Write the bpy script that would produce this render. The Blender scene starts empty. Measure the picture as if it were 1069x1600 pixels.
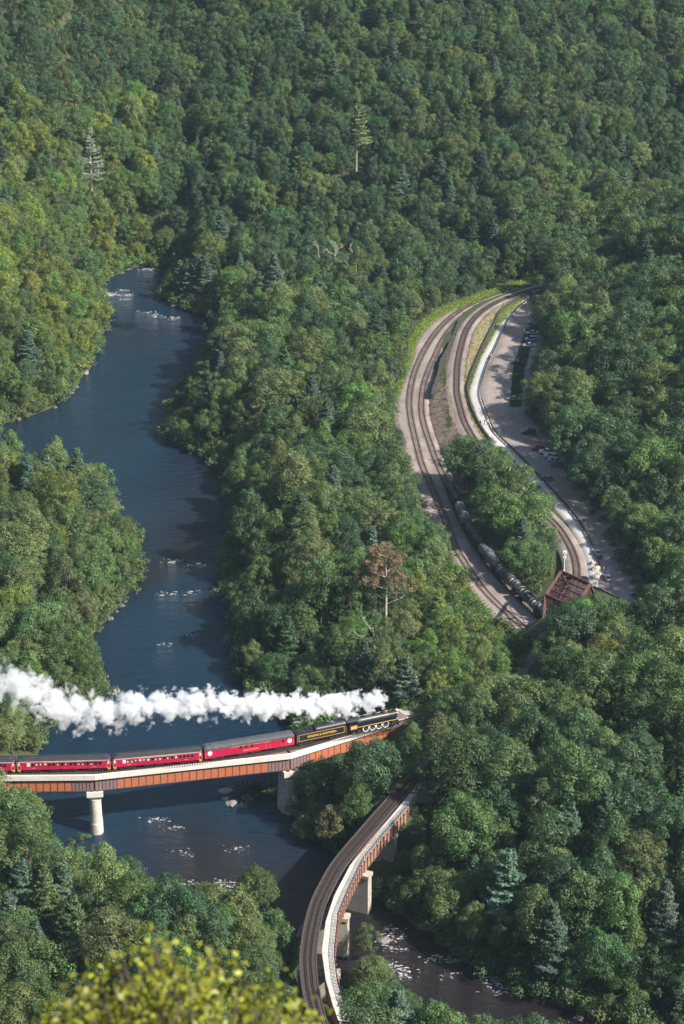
import bpy, bmesh, math, random
import numpy as np
from mathutils import Vector, Matrix, Euler
from mathutils import noise as mnoise

R = math.radians
random.seed(7)
rng = np.random.default_rng(7)
sc = bpy.context.scene
COL = sc.collection

# ------------------------------------------------------------------ camera, sky, sun, exposure
FPX, PITCH, CAMZ = 3650.0, R(24.0), 305.0
SP, CP = math.sin(PITCH), math.cos(PITCH)
cam_data = bpy.data.cameras.new('camera')
cam_data.sensor_fit = 'VERTICAL'
cam_data.sensor_height = 36.0
cam_data.sensor_width = 24.0
cam_data.lens = 36.0 * FPX / 1600.0
cam_data.clip_start = 0.5
cam_data.clip_end = 8000.0
cam_data.dof.use_dof = True
cam_data.dof.focus_distance = 640.0
cam_data.dof.aperture_fstop = 2.8
cam = bpy.data.objects.new('camera', cam_data)
COL.objects.link(cam)
cam.location = (0, 0, CAMZ)
cam.rotation_euler = (math.pi / 2 - PITCH, 0, 0)
sc.camera = cam

SUN_EL, SUN_AZ = R(40.0), R(118.0)           # azimuth clockwise from +Y (the view direction)
SUN = Vector((math.sin(SUN_AZ) * math.cos(SUN_EL), math.cos(SUN_AZ) * math.cos(SUN_EL), math.sin(SUN_EL)))
world = bpy.data.worlds.new('World')
sc.world = world
world.use_nodes = True
wn = world.node_tree.nodes
sky = wn.new('ShaderNodeTexSky')
sky.sky_type = 'NISHITA'
sky.sun_disc = False
sky.sun_elevation = SUN_EL
sky.sun_rotation = SUN_AZ
wn['Background'].inputs['Strength'].default_value = 0.095
world.node_tree.links.new(sky.outputs[0], wn['Background'].inputs['Color'])
sl = bpy.data.lights.new('sun', 'SUN')
sl.energy = 5.0
sl.angle = R(0.53)
sl.color = (1.0, 0.95, 0.87)
sun = bpy.data.objects.new('sun', sl)
COL.objects.link(sun)
sun.rotation_euler = SUN.to_track_quat('Z', 'Y').to_euler()
sc.view_settings.view_transform = 'Standard'
sc.view_settings.look = 'None'
sc.view_settings.gamma = 1.0
sc.view_settings.exposure = 1.0
sc.view_settings.use_curve_mapping = False
cy = sc.cycles
cy.max_bounces = 8
cy.diffuse_bounces = 2
cy.glossy_bounces = 2
cy.transmission_bounces = 3
cy.transparent_max_bounces = 8
cy.volume_bounces = 7
cy.use_denoising = True
cy.use_adaptive_sampling = True
cy.adaptive_threshold = 0.02
cy.volume_step_rate = 1.0
cy.volume_max_steps = 256


# ------------------------------------------------------------------ helpers
def P(px, py, z):
    """the point at height z that the photograph (1069 x 1600) shows at px, py"""
    a, b = (px - 534.5) / FPX, (py - 800.0) / FPX
    d = (a, CP - b * SP, -SP - b * CP)
    t = (z - CAMZ) / d[2]
    return Vector((d[0] * t, d[1] * t, z))


def project(x, y, z):
    dz = z - CAMZ
    depth = y * CP - dz * SP
    up = y * SP + dz * CP
    return 534.5 + FPX * x / depth, 800.0 - FPX * up / depth, FPX / depth


def ss(t):
    t = np.clip(t, 0, 1)
    return t * t * (3 - 2 * t)


def catmull(pts, n=6):
    """smooth curve through the points"""
    p = [np.array(q, float) for q in pts]
    p = [2 * p[0] - p[1]] + p + [2 * p[-1] - p[-2]]
    out = []
    for i in range(1, len(p) - 2):
        for k in range(n):
            t = k / n
            out.append(0.5 * (2 * p[i] + (p[i + 1] - p[i - 1]) * t + (2 * p[i - 1] - 5 * p[i] + 4 * p[i + 1] - p[i + 2]) * t * t
                              + (3 * p[i] - p[i - 1] - 3 * p[i + 1] + p[i + 2]) * t ** 3))
    out.append(p[-2])
    return np.array(out)


def resample(pts, step=None, n=None):
    pts = np.asarray(pts, float)
    s = np.concatenate([[0], np.cumsum(np.linalg.norm(np.diff(pts, axis=0), axis=1))])
    if n is None:
        n = max(2, int(round(s[-1] / step)) + 1)
    q = np.linspace(0, s[-1], n)
    return np.stack([np.interp(q, s, pts[:, k]) for k in range(pts.shape[1])], 1)


def world_line(px_pts, z, smooth=True, step=2.0):
    zf = z if callable(z) else (lambda x, y: z)
    q = catmull(px_pts) if smooth else np.array(px_pts, float)
    w = np.array([P(x, y, zf(x, y)) for x, y in q])
    return resample(w, step)


def normals2d(pts):
    t = np.gradient(np.asarray(pts)[:, :2], axis=0)
    t /= np.linalg.norm(t, axis=1)[:, None] + 1e-9
    return np.stack([-t[:, 1], t[:, 0]], 1)         # to the left of travel


def offset(pts, d, dz=0.0):
    pts = np.asarray(pts, float)
    o = pts.copy()
    o[:, :2] += normals2d(pts) * d
    o[:, 2] += dz
    return o


def seg_dist(X, Y, pts):
    """distance to a polyline and the height of its nearest point"""
    pts = np.asarray(pts, float)
    X, Y = np.ravel(X), np.ravel(Y)
    best = np.full(X.shape, 1e9)
    bz = np.zeros(X.shape)
    for a, b in zip(pts[:-1], pts[1:]):
        dx, dy = b[0] - a[0], b[1] - a[1]
        t = np.clip(((X - a[0]) * dx + (Y - a[1]) * dy) / (dx * dx + dy * dy + 1e-9), 0, 1)
        d = np.hypot(X - a[0] - t * dx, Y - a[1] - t * dy)
        m = d < best
        best[m] = d[m]
        if pts.shape[1] > 2:
            bz[m] = (a[2] + t * (b[2] - a[2]))[m]
    return best, bz


def inside(X, Y, poly):
    X, Y = np.ravel(X), np.ravel(Y)
    r = np.zeros(X.shape, bool)
    n = len(poly)
    for i in range(n):
        x0, y0 = poly[i][0], poly[i][1]
        x1, y1 = poly[(i + 1) % n][0], poly[(i + 1) % n][1]
        if y0 == y1:
            continue
        c = ((y0 > Y) != (y1 > Y)) & (X < (x1 - x0) * (Y - y0) / (y1 - y0) + x0)
        r ^= c
    return r


class MB:
    """collects shapes; build() links them as one mesh object"""

    def __init__(s):
        s.v, s.f, s.m = [], [], []

    def add(s, v, f, m=0):
        o = len(s.v)
        s.v += [tuple(q) for q in v]
        s.f += [tuple(i + o for i in q) for q in f]
        s.m += [m] * len(f)
        return s

    def box(s, x0, x1, y0, y1, z0, z1, m=0, M=None):
        v = [Vector((x, y, z)) for z in (z0, z1) for y in (y0, y1) for x in (x0, x1)]
        if M is not None:
            v = [M @ q for q in v]
        return s.add(v, [(0, 2, 3, 1), (4, 5, 7, 6), (0, 1, 5, 4), (2, 6, 7, 3), (0, 4, 6, 2), (1, 3, 7, 5)], m)

    def bar(s, a, b, w, h, m=0):
        """a rectangular member from a to b, w across, h high"""
        a, b = Vector(a), Vector(b)
        d = (b - a).normalized()
        up = Vector((0, 0, 1)) if abs(d.z) < 0.95 else Vector((0, 1, 0))
        x = d.cross(up).normalized()
        u = x.cross(d).normalized()
        v = []
        for p in (a, b):
            for i, j in ((-1, -1), (1, -1), (1, 1), (-1, 1)):
                v.append(p + x * (i * w / 2) + u * (j * h / 2))
        return s.add(v, [(3, 2, 1, 0), (4, 5, 6, 7), (0, 1, 5, 4), (1, 2, 6, 5), (2, 3, 7, 6), (3, 0, 4, 7)], m)

    def tube(s, pts, rad, n=8, m=0, caps=True):
        pts = [Vector(p) for p in pts]
        if not hasattr(rad, '__len__'):
            rad = [rad] * len(pts)
        v, f = [], []
        for i, p in enumerate(pts):
            d = (pts[min(i + 1, len(pts) - 1)] - pts[max(i - 1, 0)]).normalized()
            up = Vector((0, 0, 1)) if abs(d.z) < 0.9 else Vector((0, 1, 0))
            x = d.cross(up).normalized()
            u = x.cross(d)
            for k in range(n):
                a = 2 * math.pi * k / n
                v.append(p + (x * math.cos(a) + u * math.sin(a)) * rad[i])
        for i in range(len(pts) - 1):
            for k in range(n):
                k2 = (k + 1) % n
                f.append((i * n + k, i * n + k2, (i + 1) * n + k2, (i + 1) * n + k))
        if caps:
            f.append(tuple(range(n - 1, -1, -1)))
            f.append(tuple(range((len(pts) - 1) * n, len(pts) * n)))
        return s.add(v, f, m)

    def sweep(s, pts, prof, m=0, closed=True, caps=True):
        """profile of (across, up) pairs carried along the line"""
        pts = np.asarray(pts, float)
        nn = normals2d(pts)
        k = len(prof)
        v, f = [], []
        for p, q in zip(pts, nn):
            for u, w in prof:
                v.append((p[0] + q[0] * u, p[1] + q[1] * u, p[2] + w))
        for i in range(len(pts) - 1):
            for j in range(k if closed else k - 1):
                j2 = (j + 1) % k
                f.append((i * k + j, (i + 1) * k + j, (i + 1) * k + j2, i * k + j2))
        if closed and caps:
            f.append(tuple(range(k)))
            f.append(tuple(range(len(v) - 1, len(v) - 1 - k, -1)))
        return s.add(v, f, m)

    def build(s, name, mats, parent=None, smooth=False):
        me = bpy.data.meshes.new(name)
        me.from_pydata([tuple(q) for q in s.v], [], s.f)
        if not isinstance(mats, (list, tuple)):
            mats = [mats]
        for q in mats:
            me.materials.append(q)
        if len(mats) > 1:
            me.polygons.foreach_set('material_index', s.m)
        if smooth:
            me.polygons.foreach_set('use_smooth', [True] * len(me.polygons))
        me.update()
        return link(name, me, parent)


def link(name, data, parent=None):
    o = bpy.data.objects.new(name, data)
    COL.objects.link(o)
    if parent is not None:
        o.parent = parent
    return o


def empty(name, loc=(0, 0, 0), rz=0.0):
    o = link(name, None)
    o.location = loc
    o.rotation_euler = (0, 0, rz)
    o.empty_display_size = 0.5
    return o


def tag(o, label=None, cat=None, group=None, kind=None):
    if label:
        o['label'] = label
    if cat:
        o['category'] = cat
    if group:
        o['group'] = group
    if kind:
        o['kind'] = kind
    return o


def copy_tree(o, parent=None):
    c = o.copy()
    COL.objects.link(c)
    c.parent = parent
    for ch in list(o.children):
        copy_tree(ch, c)
    return c


MATS = {}


def mat(name, col, rough=0.7, var=0.25, scale=1.5, metal=0.0, spec=0.5, bump=0.0, col2=None, detail=5.0, var2=0.0, scale2=0.12):
    """a principled material whose colour wanders with noise"""
    m = bpy.data.materials.new(name)
    m.use_nodes = True
    nt = m.node_tree
    b = nt.nodes['Principled BSDF']
    tc = nt.nodes.new('ShaderNodeTexCoord')
    nz = nt.nodes.new('ShaderNodeTexNoise')
    nz.inputs['Scale'].default_value = scale
    nz.inputs['Detail'].default_value = detail
    nz.inputs['Roughness'].default_value = 0.65
    nt.links.new(tc.outputs['Object'], nz.inputs['Vector'])
    rp = nt.nodes.new('ShaderNodeValToRGB')
    rp.color_ramp.elements[0].position = 0.3
    rp.color_ramp.elements[1].position = 0.7
    c2 = col2 if col2 else tuple(min(1, c * (1 + var)) for c in col)
    c1 = col if col2 else tuple(c * (1 - var) for c in col)
    rp.color_ramp.elements[0].color = (*c1, 1)
    rp.color_ramp.elements[1].color = (*c2, 1)
    nt.links.new(nz.outputs['Fac'], rp.inputs[0])
    last = rp.outputs[0]
    if var2:
        n2 = nt.nodes.new('ShaderNodeTexNoise')
        n2.inputs['Scale'].default_value = scale2
        n2.inputs['Detail'].default_value = 3
        nt.links.new(tc.outputs['Object'], n2.inputs['Vector'])
        mr = nt.nodes.new('ShaderNodeMapRange')
        mr.inputs['From Min'].default_value = 0.3
        mr.inputs['From Max'].default_value = 0.7
        mr.inputs['To Min'].default_value = 1 - var2
        mr.inputs['To Max'].default_value = 1 + var2
        nt.links.new(n2.outputs['Fac'], mr.inputs['Value'])
        mx = nt.nodes.new('ShaderNodeVectorMath')
        mx.operation = 'SCALE'
        nt.links.new(last, mx.inputs[0])
        nt.links.new(mr.outputs[0], mx.inputs['Scale'])
        last = mx.outputs[0]
    nt.links.new(last, b.inputs['Base Color'])
    b.inputs['Roughness'].default_value = rough
    b.inputs['Metallic'].default_value = metal
    b.inputs['Specular IOR Level'].default_value = spec
    if bump:
        bp = nt.nodes.new('ShaderNodeBump')
        bp.inputs['Strength'].default_value = bump
        bp.inputs['Distance'].default_value = 0.1
        nt.links.new(nz.outputs['Fac'], bp.inputs['Height'])
        nt.links.new(bp.outputs[0], b.inputs['Normal'])
    MATS[name] = m
    return m


mat('ground', (0.030, 0.032, 0.014), 0.95, col2=(0.060, 0.075, 0.022), scale=0.25, bump=0.5)
mat('gravel', (0.225, 0.185, 0.160), 0.95, var=0.35, scale=2.5, bump=0.6, var2=0.28, scale2=0.10)
mat('gravel_brown', (0.16, 0.12, 0.10), 0.95, var=0.35, scale=1.8, bump=0.6)
mat('red_dirt', (0.19, 0.095, 0.072), 0.95, col2=(0.19, 0.155, 0.125), scale=0.5, bump=0.6)
mat('dry_strip', (0.25, 0.18, 0.12), 0.95, col2=(0.20, 0.20, 0.075), scale=0.25, bump=0.4)
mat('dirt_lot', (0.225, 0.185, 0.160), 0.95, var=0.2, scale=0.6, bump=0.4, var2=0.2, scale2=0.07)
mat('trail', (0.40, 0.375, 0.345), 0.9, var=0.14, scale=1.5, var2=0.12)
mat('verge_soil', (0.10, 0.14, 0.03), 0.95, col2=(0.20, 0.22, 0.04), scale=0.4)
mat('rail', (0.075, 0.042, 0.032), 0.5, var=0.3, metal=0.5)
mat('tie_dark', (0.10, 0.072, 0.058), 0.9, var=0.4, scale=3)
mat('tie', (0.15, 0.115, 0.098), 0.9, var=0.4, scale=3)
mat('deck_timber', (0.060, 0.047, 0.042), 0.9, var=0.45, scale=2)
mat('concrete', (0.56, 0.53, 0.485), 0.85, var=0.10, scale=0.7, var2=0.06)
mat('pier_concrete', (0.46, 0.42, 0.36), 0.9, var=0.18, scale=0.9, bump=0.2, var2=0.25, scale2=0.4)
mat('stone_pier', (0.22, 0.19, 0.16), 0.9, col2=(0.52, 0.47, 0.40), scale=0.9, bump=0.5)
mat('old_concrete', (0.36, 0.32, 0.265), 0.9, var=0.2, scale=0.8, bump=0.3)
mat('girder_rust', (0.36, 0.112, 0.050), 0.8, var=0.22, scale=1.6, var2=0.15, scale2=0.25)
mat('girder_purple', (0.19, 0.125, 0.125), 0.75, var=0.2, scale=1.2)
mat('girder_dark', (0.05, 0.025, 0.02), 0.8, var=0.3)
mat('girder_seam', (0.17, 0.058, 0.034), 0.8, var=0.3)
mat('bark_mid', (0.27, 0.225, 0.18), 0.9, var=0.3, scale=2)
mat('old_rust', (0.19, 0.085, 0.055), 0.85, col2=(0.33, 0.20, 0.15), scale=1.0, bump=0.2)
mat('truss_rust', (0.066, 0.020, 0.020), 0.8, var=0.35, scale=1.2)
mat('truss_edge', (0.110, 0.046, 0.040), 0.8, var=0.2, scale=1.0)
mat('boards', (0.48, 0.44, 0.38), 0.9, var=0.14, scale=1.2, var2=0.12, scale2=0.3)
mat('railing', (0.012, 0.017, 0.035), 0.5, var=0.2)
mat('fence_black', (0.022, 0.020, 0.020), 0.8, var=0.3)
mat('wall_dark', (0.045, 0.040, 0.037), 0.95, var=0.4, scale=2)
mat('loco_black', (0.009, 0.010, 0.013), 0.5, var=0.3, spec=0.6)
mat('loco_dark', (0.020, 0.020, 0.022), 0.6, var=0.4)
mat('smokebox', (0.014, 0.014, 0.015), 0.7, var=0.25, spec=0.3)
mat('gold', (0.70, 0.42, 0.10), 0.45, var=0.08)
mat('cream', (0.80, 0.72, 0.48), 0.5, var=0.05)
mat('white_paint', (0.80, 0.80, 0.78), 0.5, var=0.04)
mat('crimson', (0.40, 0.009, 0.050), 0.35, var=0.14, scale=0.9, var2=0.12, scale2=0.3)
mat('crimson_pale', (0.50, 0.10, 0.13), 0.4, var=0.06)
mat('coach_roof', (0.020, 0.021, 0.025), 0.65, var=0.3, scale=1.0)
mat('baggage_roof', (0.055, 0.056, 0.062), 0.7, var=0.35, scale=1.2)
mat('underframe', (0.022, 0.020, 0.020), 0.8, var=0.4)
mat('glass', (0.010, 0.012, 0.016), 0.08, var=0.1, spec=0.7)
mat('blind', (0.55, 0.50, 0.47), 0.8, var=0.1)
mat('tank_black', (0.026, 0.024, 0.025), 0.45, var=0.35, scale=0.6, var2=0.2, scale2=0.25)
mat('tank_grey', (0.10, 0.105, 0.11), 0.5, var=0.3, scale=0.6)
mat('tank_white', (0.42, 0.40, 0.38), 0.6, var=0.2)
mat('tyre', (0.012, 0.012, 0.012), 0.9, var=0.2)
mat('rim', (0.35, 0.35, 0.36), 0.35, var=0.1, metal=0.7)
mat('lamp_red', (0.35, 0.02, 0.02), 0.3, var=0.05)
mat('bark', (0.085, 0.065, 0.050), 0.95, var=0.35, scale=2)
mat('bark_pale', (0.42, 0.37, 0.31), 0.9, var=0.25, scale=2)
mat('rock', (0.20, 0.175, 0.16), 0.9, var=0.4, scale=1.2, bump=0.6)
mat('wet_rock', (0.105, 0.092, 0.080), 0.85, var=0.45, scale=1.2, bump=0.6)
mat('skin', (0.42, 0.26, 0.19), 0.6, var=0.05)
mat('hair', (0.03, 0.02, 0.015), 0.8, var=0.2)
mat('post_brown', (0.16, 0.085, 0.06), 0.9, var=0.3)


def paint(name, col):
    return MATS.get(name) or mat(name, col, 0.3, var=0.03, spec=0.6)


# water: dark, slightly brown, rippled
def water_mat():
    m = bpy.data.materials.new('river_water')
    m.use_nodes = True
    nt = m.node_tree
    b = nt.nodes['Principled BSDF']
    tc = nt.nodes.new('ShaderNodeTexCoord')
    n0 = nt.nodes.new('ShaderNodeTexNoise')
    n0.inputs['Scale'].default_value = 0.012
    n0.inputs['Detail'].default_value = 3
    nt.links.new(tc.outputs['Object'], n0.inputs['Vector'])
    rp = nt.nodes.new('ShaderNodeValToRGB')
    rp.color_ramp.elements[0].position = 0.4
    rp.color_ramp.elements[0].color = (0.015, 0.012, 0.013, 1)
    rp.color_ramp.elements[1].position = 0.62
    rp.color_ramp.elements[1].color = (0.007, 0.021, 0.039, 1)
    sy = nt.nodes.new('ShaderNodeSeparateXYZ')
    nt.links.new(tc.outputs['Object'], sy.inputs[0])
    my = nt.nodes.new('ShaderNodeMapRange')
    my.inputs['From Min'].default_value = 425.0
    my.inputs['From Max'].default_value = 480.0
    my.inputs['To Min'].default_value = -0.22
    my.inputs['To Max'].default_value = 0.12
    nt.links.new(sy.outputs['Y'], my.inputs['Value'])
    ad = nt.nodes.new('ShaderNodeMath')
    nt.links.new(n0.outputs['Fac'], ad.inputs[0])
    nt.links.new(my.outputs[0], ad.inputs[1])
    nt.links.new(ad.outputs[0], rp.inputs[0])
    nt.links.new(rp.outputs[0], b.inputs['Base Color'])
    b.inputs['Roughness'].default_value = 0.07
    b.inputs['IOR'].default_value = 1.33
    mp = nt.nodes.new('ShaderNodeMapping')
    mp.inputs['Scale'].default_value = (0.4, 1.0, 1.0)
    nt.links.new(tc.outputs['Object'], mp.inputs['Vector'])
    n1 = nt.nodes.new('ShaderNodeTexNoise')
    n1.inputs['Scale'].default_value = 0.42
    n1.inputs['Detail'].default_value = 7
    n1.inputs['Roughness'].default_value = 0.6
    nt.links.new(mp.outputs[0], n1.inputs['Vector'])
    # calm and ruffled stretches
    n2 = nt.nodes.new('ShaderNodeTexNoise')
    n2.inputs['Scale'].default_value = 0.03
    nt.links.new(tc.outputs['Object'], n2.inputs['Vector'])
    mr = nt.nodes.new('ShaderNodeMapRange')
    mr.inputs['From Min'].default_value = 0.35
    mr.inputs['From Max'].default_value = 0.65
    mr.inputs['To Min'].default_value = 0.5
    mr.inputs['To Max'].default_value = 1.0
    nt.links.new(n2.outputs['Fac'], mr.inputs['Value'])
    bp = nt.nodes.new('ShaderNodeBump')
    bp.inputs['Distance'].default_value = 1.7
    nt.links.new(mr.outputs[0], bp.inputs['Strength'])
    nt.links.new(n1.outputs['Fac'], bp.inputs['Height'])
    nt.links.new(bp.outputs[0], b.inputs['Normal'])
    return m


MATS['water'] = water_mat()


# foliage: colour of each tree comes from its own "tint", each leaf varies a little
def leaf_mat(name, transl=0.32):
    m = bpy.data.materials.new(name)
    m.use_nodes = True
    nt = m.node_tree
    b = nt.nodes['Principled BSDF']
    out = nt.nodes['Material Output']
    at = nt.nodes.new('ShaderNodeAttribute')
    at.attribute_type = 'INSTANCER'
    at.attribute_name = 'tint'
    lv = nt.nodes.new('ShaderNodeAttribute')
    lv.attribute_name = 'leaf_tone'
    mx = nt.nodes.new('ShaderNodeVectorMath')
    mx.operation = 'SCALE'
    nt.links.new(at.outputs['Vector'], mx.inputs[0])
    nt.links.new(lv.outputs['Fac'], mx.inputs['Scale'])
    nt.links.new(mx.outputs[0], b.inputs['Base Color'])
    b.inputs['Roughness'].default_value = 0.5
    b.inputs['Specular IOR Level'].default_value = 0.4
    tr = nt.nodes.new('ShaderNodeBsdfTranslucent')
    m2 = nt.nodes.new('ShaderNodeVectorMath')
    m2.operation = 'MULTIPLY'
    m2.inputs[1].default_value = (1.3, 1.25, 0.6)
    nt.links.new(mx.outputs[0], m2.inputs[0])
    nt.links.new(m2.outputs[0], tr.inputs['Color'])
    ms = nt.nodes.new('ShaderNodeMixShader')
    ms.inputs[0].default_value = transl
    nt.links.new(b.outputs[0], ms.inputs[1])
    nt.links.new(tr.outputs[0], ms.inputs[2])
    nt.links.new(ms.outputs[0], out.inputs['Surface'])
    return m


MATS['leaf'] = leaf_mat('leaf')
MATS['needle'] = leaf_mat('needle', 0.15)
M = MATS
# ------------------------------------------------------------------ the lines of the place
def z_low(px, py):
    return 13.0 - 5.0 * min(1.0, max(0.0, (py - 440) / 500.0))


ZU = 14.0                                            # the upper track, the trail and the car park
ZB, ZC = 17.0, 14.0                                  # rails of the girder bridge and of the curved bridge

A_PX = [(875, 433), (842, 439.6), (802.6, 450), (763, 463), (726.7, 480), (698, 501), (677, 525), (661, 551), (649.4, 577), (642.3, 603), (639.7, 627),
        (641.5, 650.5), (646.8, 676.7), (652, 697.6), (660, 727), (678, 767.5), (693, 804), (711, 851.5), (724, 875), (737, 895), (758.6, 924),
        (788, 953.6), (817, 979), (842, 998), (870, 1014), (905, 1030)]
B_PX = [(875, 437), (842, 443.5), (802.6, 455.4), (768.6, 468.5), (737, 484), (711, 506), (692.6, 530), (681, 553.6), (670.4, 577), (662.5, 600.7),
        (659, 624), (659.4, 648), (665, 671.4), (673, 695), (682, 720), (697, 753), (706, 775), (726, 822), (755, 870), (788, 910), (817, 939),
        (842.5, 964.6), (870, 984), (905, 1003)]
C_PX = [(870, 444), (842, 449.5), (817, 456.7), (789.5, 465.8), (763, 479), (742, 496), (728, 517), (720, 543), (715, 569), (713.6, 593), (714, 614), (719, 637),
        (726.7, 661), (745, 692), (772, 725), (808, 762), (845, 797), (868, 819), (881, 836), (893.5, 859), (900, 880), (901, 902), (896, 925),
        (884, 955), (866, 992), (848, 1022), (832, 1050), (800, 1098), (745, 1145), (690, 1185), (655, 1212), (622, 1243)]
WALL_PX = [(830, 458), (812.6, 466), (785, 484), (773.6, 505), (757, 537.5), (744, 566.7), (734.6, 591), (730.6, 610.6), (738, 640), (751, 667), (766, 688)]
TRL_PX = [(826, 463), (813, 472.5), (797, 490), (781.7, 506.6), (765, 535), (751, 560), (738, 596), (733, 615), (738, 635), (751, 666), (767, 688), (800, 722), (840, 764),
          (876, 800), (900, 832), (914, 860), (922, 885), (921, 915)]
TRR_PX = [(829, 468), (814, 478), (797, 498), (785, 521), (773.6, 547), (764, 565), (755, 591), (751, 609), (751.7, 623.6), (759, 643), (767, 664), (777, 680), (812, 714),
          (853, 757), (888, 795), (912, 828), (927, 858), (936, 885), (934, 917)]
LOT_PX = [(872, 462), (872, 480), (872, 500), (872, 520), (872, 547), (868, 565), (862, 591), (858, 609), (856, 624), (858, 643), (864, 664), (872, 680), (894, 714),
          (922, 757), (950, 795), (972, 828), (990, 862), (1004, 905), (1012, 955)]
L_EDGE = [(880, 428), (846, 436), (789.5, 454), (737, 475), (698, 489), (666.4, 511.7), (648, 540.5), (641, 567), (630, 595), (619, 629.5), (618, 656), (630, 684.5),
          (631, 702), (647, 753), (667, 808), (693, 837), (712, 880), (729, 913), (766, 957), (795, 978), (830, 1005), (870, 1030)]
VERGE = [(880, 424), (846, 431), (786, 446), (731, 466), (689, 482), (656, 505), (638, 534), (634, 562), (624, 592), (614, 626)]

A = world_line(A_PX, z_low)
B = world_line(B_PX, z_low)
C = world_line(C_PX, ZU)
TRL, TRR = world_line(TRL_PX, ZU), world_line(TRR_PX, ZU)

# girder bridge: near edge of its deck, kinked at the piers; the track behind it
G0, G1, G2, G3 = P(-70, 1213.5, ZB), P(147, 1211.8, ZB), P(455, 1178.5, ZB), P(640, 1121, ZB)
T_PX = [(-120, 1206.5), (-40, 1206.5), (40, 1205), (105, 1203.5), (170, 1201.2), (245, 1195.5), (312, 1188.6), (390, 1177), (453, 1166), (500, 1157), (540, 1148), (583, 1139), (623, 1130),
        (665, 1119), (720, 1103), (790, 1080)]
T = world_line(T_PX, ZB)
# curved bridge
CL = [(622, 1233), (612, 1240), (555, 1300), (512, 1352), (494, 1385), (477, 1425), (468, 1482), (469, 1525), (474, 1557), (486, 1605), (505, 1660)]
CR = [(640, 1238), (630, 1247), (590, 1297), (552, 1342), (532, 1372), (512, 1415), (496.5, 1484), (498, 1537), (506, 1575), (519, 1620), (540, 1675)]
D_MID = np.array([(P(*a, ZC) + P(*b, ZC)) / 2 for a, b in zip(CL, CR)])
D_LINE = resample(np.array(catmull(D_MID)), 1.0)
TDL = [(640, 1240), (632, 1250), (575, 1320), (547, 1352), (522, 1400), (509, 1440), (503, 1487), (509, 1530), (520, 1570), (540, 1625)]
TDR = [(655, 1241), (647, 1251), (596, 1309), (566, 1346), (541, 1398), (527, 1432), (521, 1492), (526, 1535), (535, 1566), (556, 1622)]
TD_L = np.array([P(*a, ZC + 0.25) for a in TDL])
TD_R = np.array([P(*a, ZC + 0.25) for a in TDR])

# river outline at the water (z = 0)
RIVER = [(262, 419), (215, 416), (185, 428), (158, 444), (154, 462), (170, 492), (160, 522), (130, 584), (95, 628), (55, 648), (14, 659), (-8, 680), (-12, 735), (5, 754),
         (60, 757), (130, 778), (185, 812), (212, 855), (214, 905), (170, 965), (136, 1000), (140, 1040), (165, 1090), (120, 1125), (70, 1140), (62, 1180), (40, 1230), (55, 1300), (110, 1365), (190, 1415),
         (290, 1462), (380, 1470), (440, 1490), (500, 1520), (560, 1555), (620, 1605), (700, 1650), (850, 1700), (1100, 1760), (1180, 1680),
         (960, 1608), (880, 1577), (800, 1543), (715, 1493), (645, 1446), (590, 1404), (555, 1370), (525, 1336), (500, 1318), (470, 1300), (468, 1255), (480, 1215),
         (475, 1165), (455, 1130), (440, 1098), (390, 1080), (376, 1040), (366, 1000), (354, 930), (356, 880), (366, 800), (358, 745), (318, 716), (268, 690), (264, 655), (285, 615), (316, 582), (334, 545),
         (332, 500), (290, 482), (262, 470), (256, 455), (268, 432)]
RIVER_W = np.array([P(x, y, 0.0)[:2] for x, y in RIVER])
RIVER_W = catmull(np.vstack([RIVER_W, RIVER_W[:1]]), 3)[:-1]


def river_sd(X, Y):
    d, _ = seg_dist(X, Y, np.vstack([RIVER_W, RIVER_W[:1]]))
    return np.where(inside(X, Y, RIVER_W), -d, d)


# (line, half width, blend) : the ground is levelled under these
MIDLOT = (resample(world_line(TRR_PX, ZU), n=60) + resample(world_line(LOT_PX, ZU), n=60)) / 2
abut_far = resample(np.array([P(648, 1124, ZB - 1.2), P(700, 1110, ZB - 1.2), P(800, 1078, ZB - 1.2)]), 4)
abut_curve = resample(np.array(C)[-70:], 4)
CORR = [(offset(A, -1.5), 7.5, 9.0), (B, 4.5, 4.0), (C[: int(len(C) * 0.62)], 4.5, 3.5), ((resample(TRL, n=80) + resample(TRR, n=80)) / 2, 4.0, 6.0),
        (MIDLOT, 11.0, 9.0), (abut_far, 4.5, 10.0), (np.array(C)[int(len(C) * 0.74):], 4.0, 9.0)]
BANK_L = np.array([P(x, y, 0)[:2] for x, y in [(215, 414), (185, 428), (158, 444), (154, 462), (170, 492), (160, 522), (130, 584), (95, 628), (55, 648), (15, 658), (-70, 668)]])
Y_690 = P(0, 690, 0).y
HILL_PX = ((0, 410, 0), (200, 409, 0), (270, 408, 0), (330, 400, 6), (560, 384, 12), (850, 408, 12), (1069, 372, 12))
Y_HILL = [P(*q).y for q in HILL_PX]
X_HILL = [P(*q).x for q in HILL_PX]
Y_R0, Y_R1 = P(900, 1010, 14).y, P(900, 445, 14).y


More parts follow.
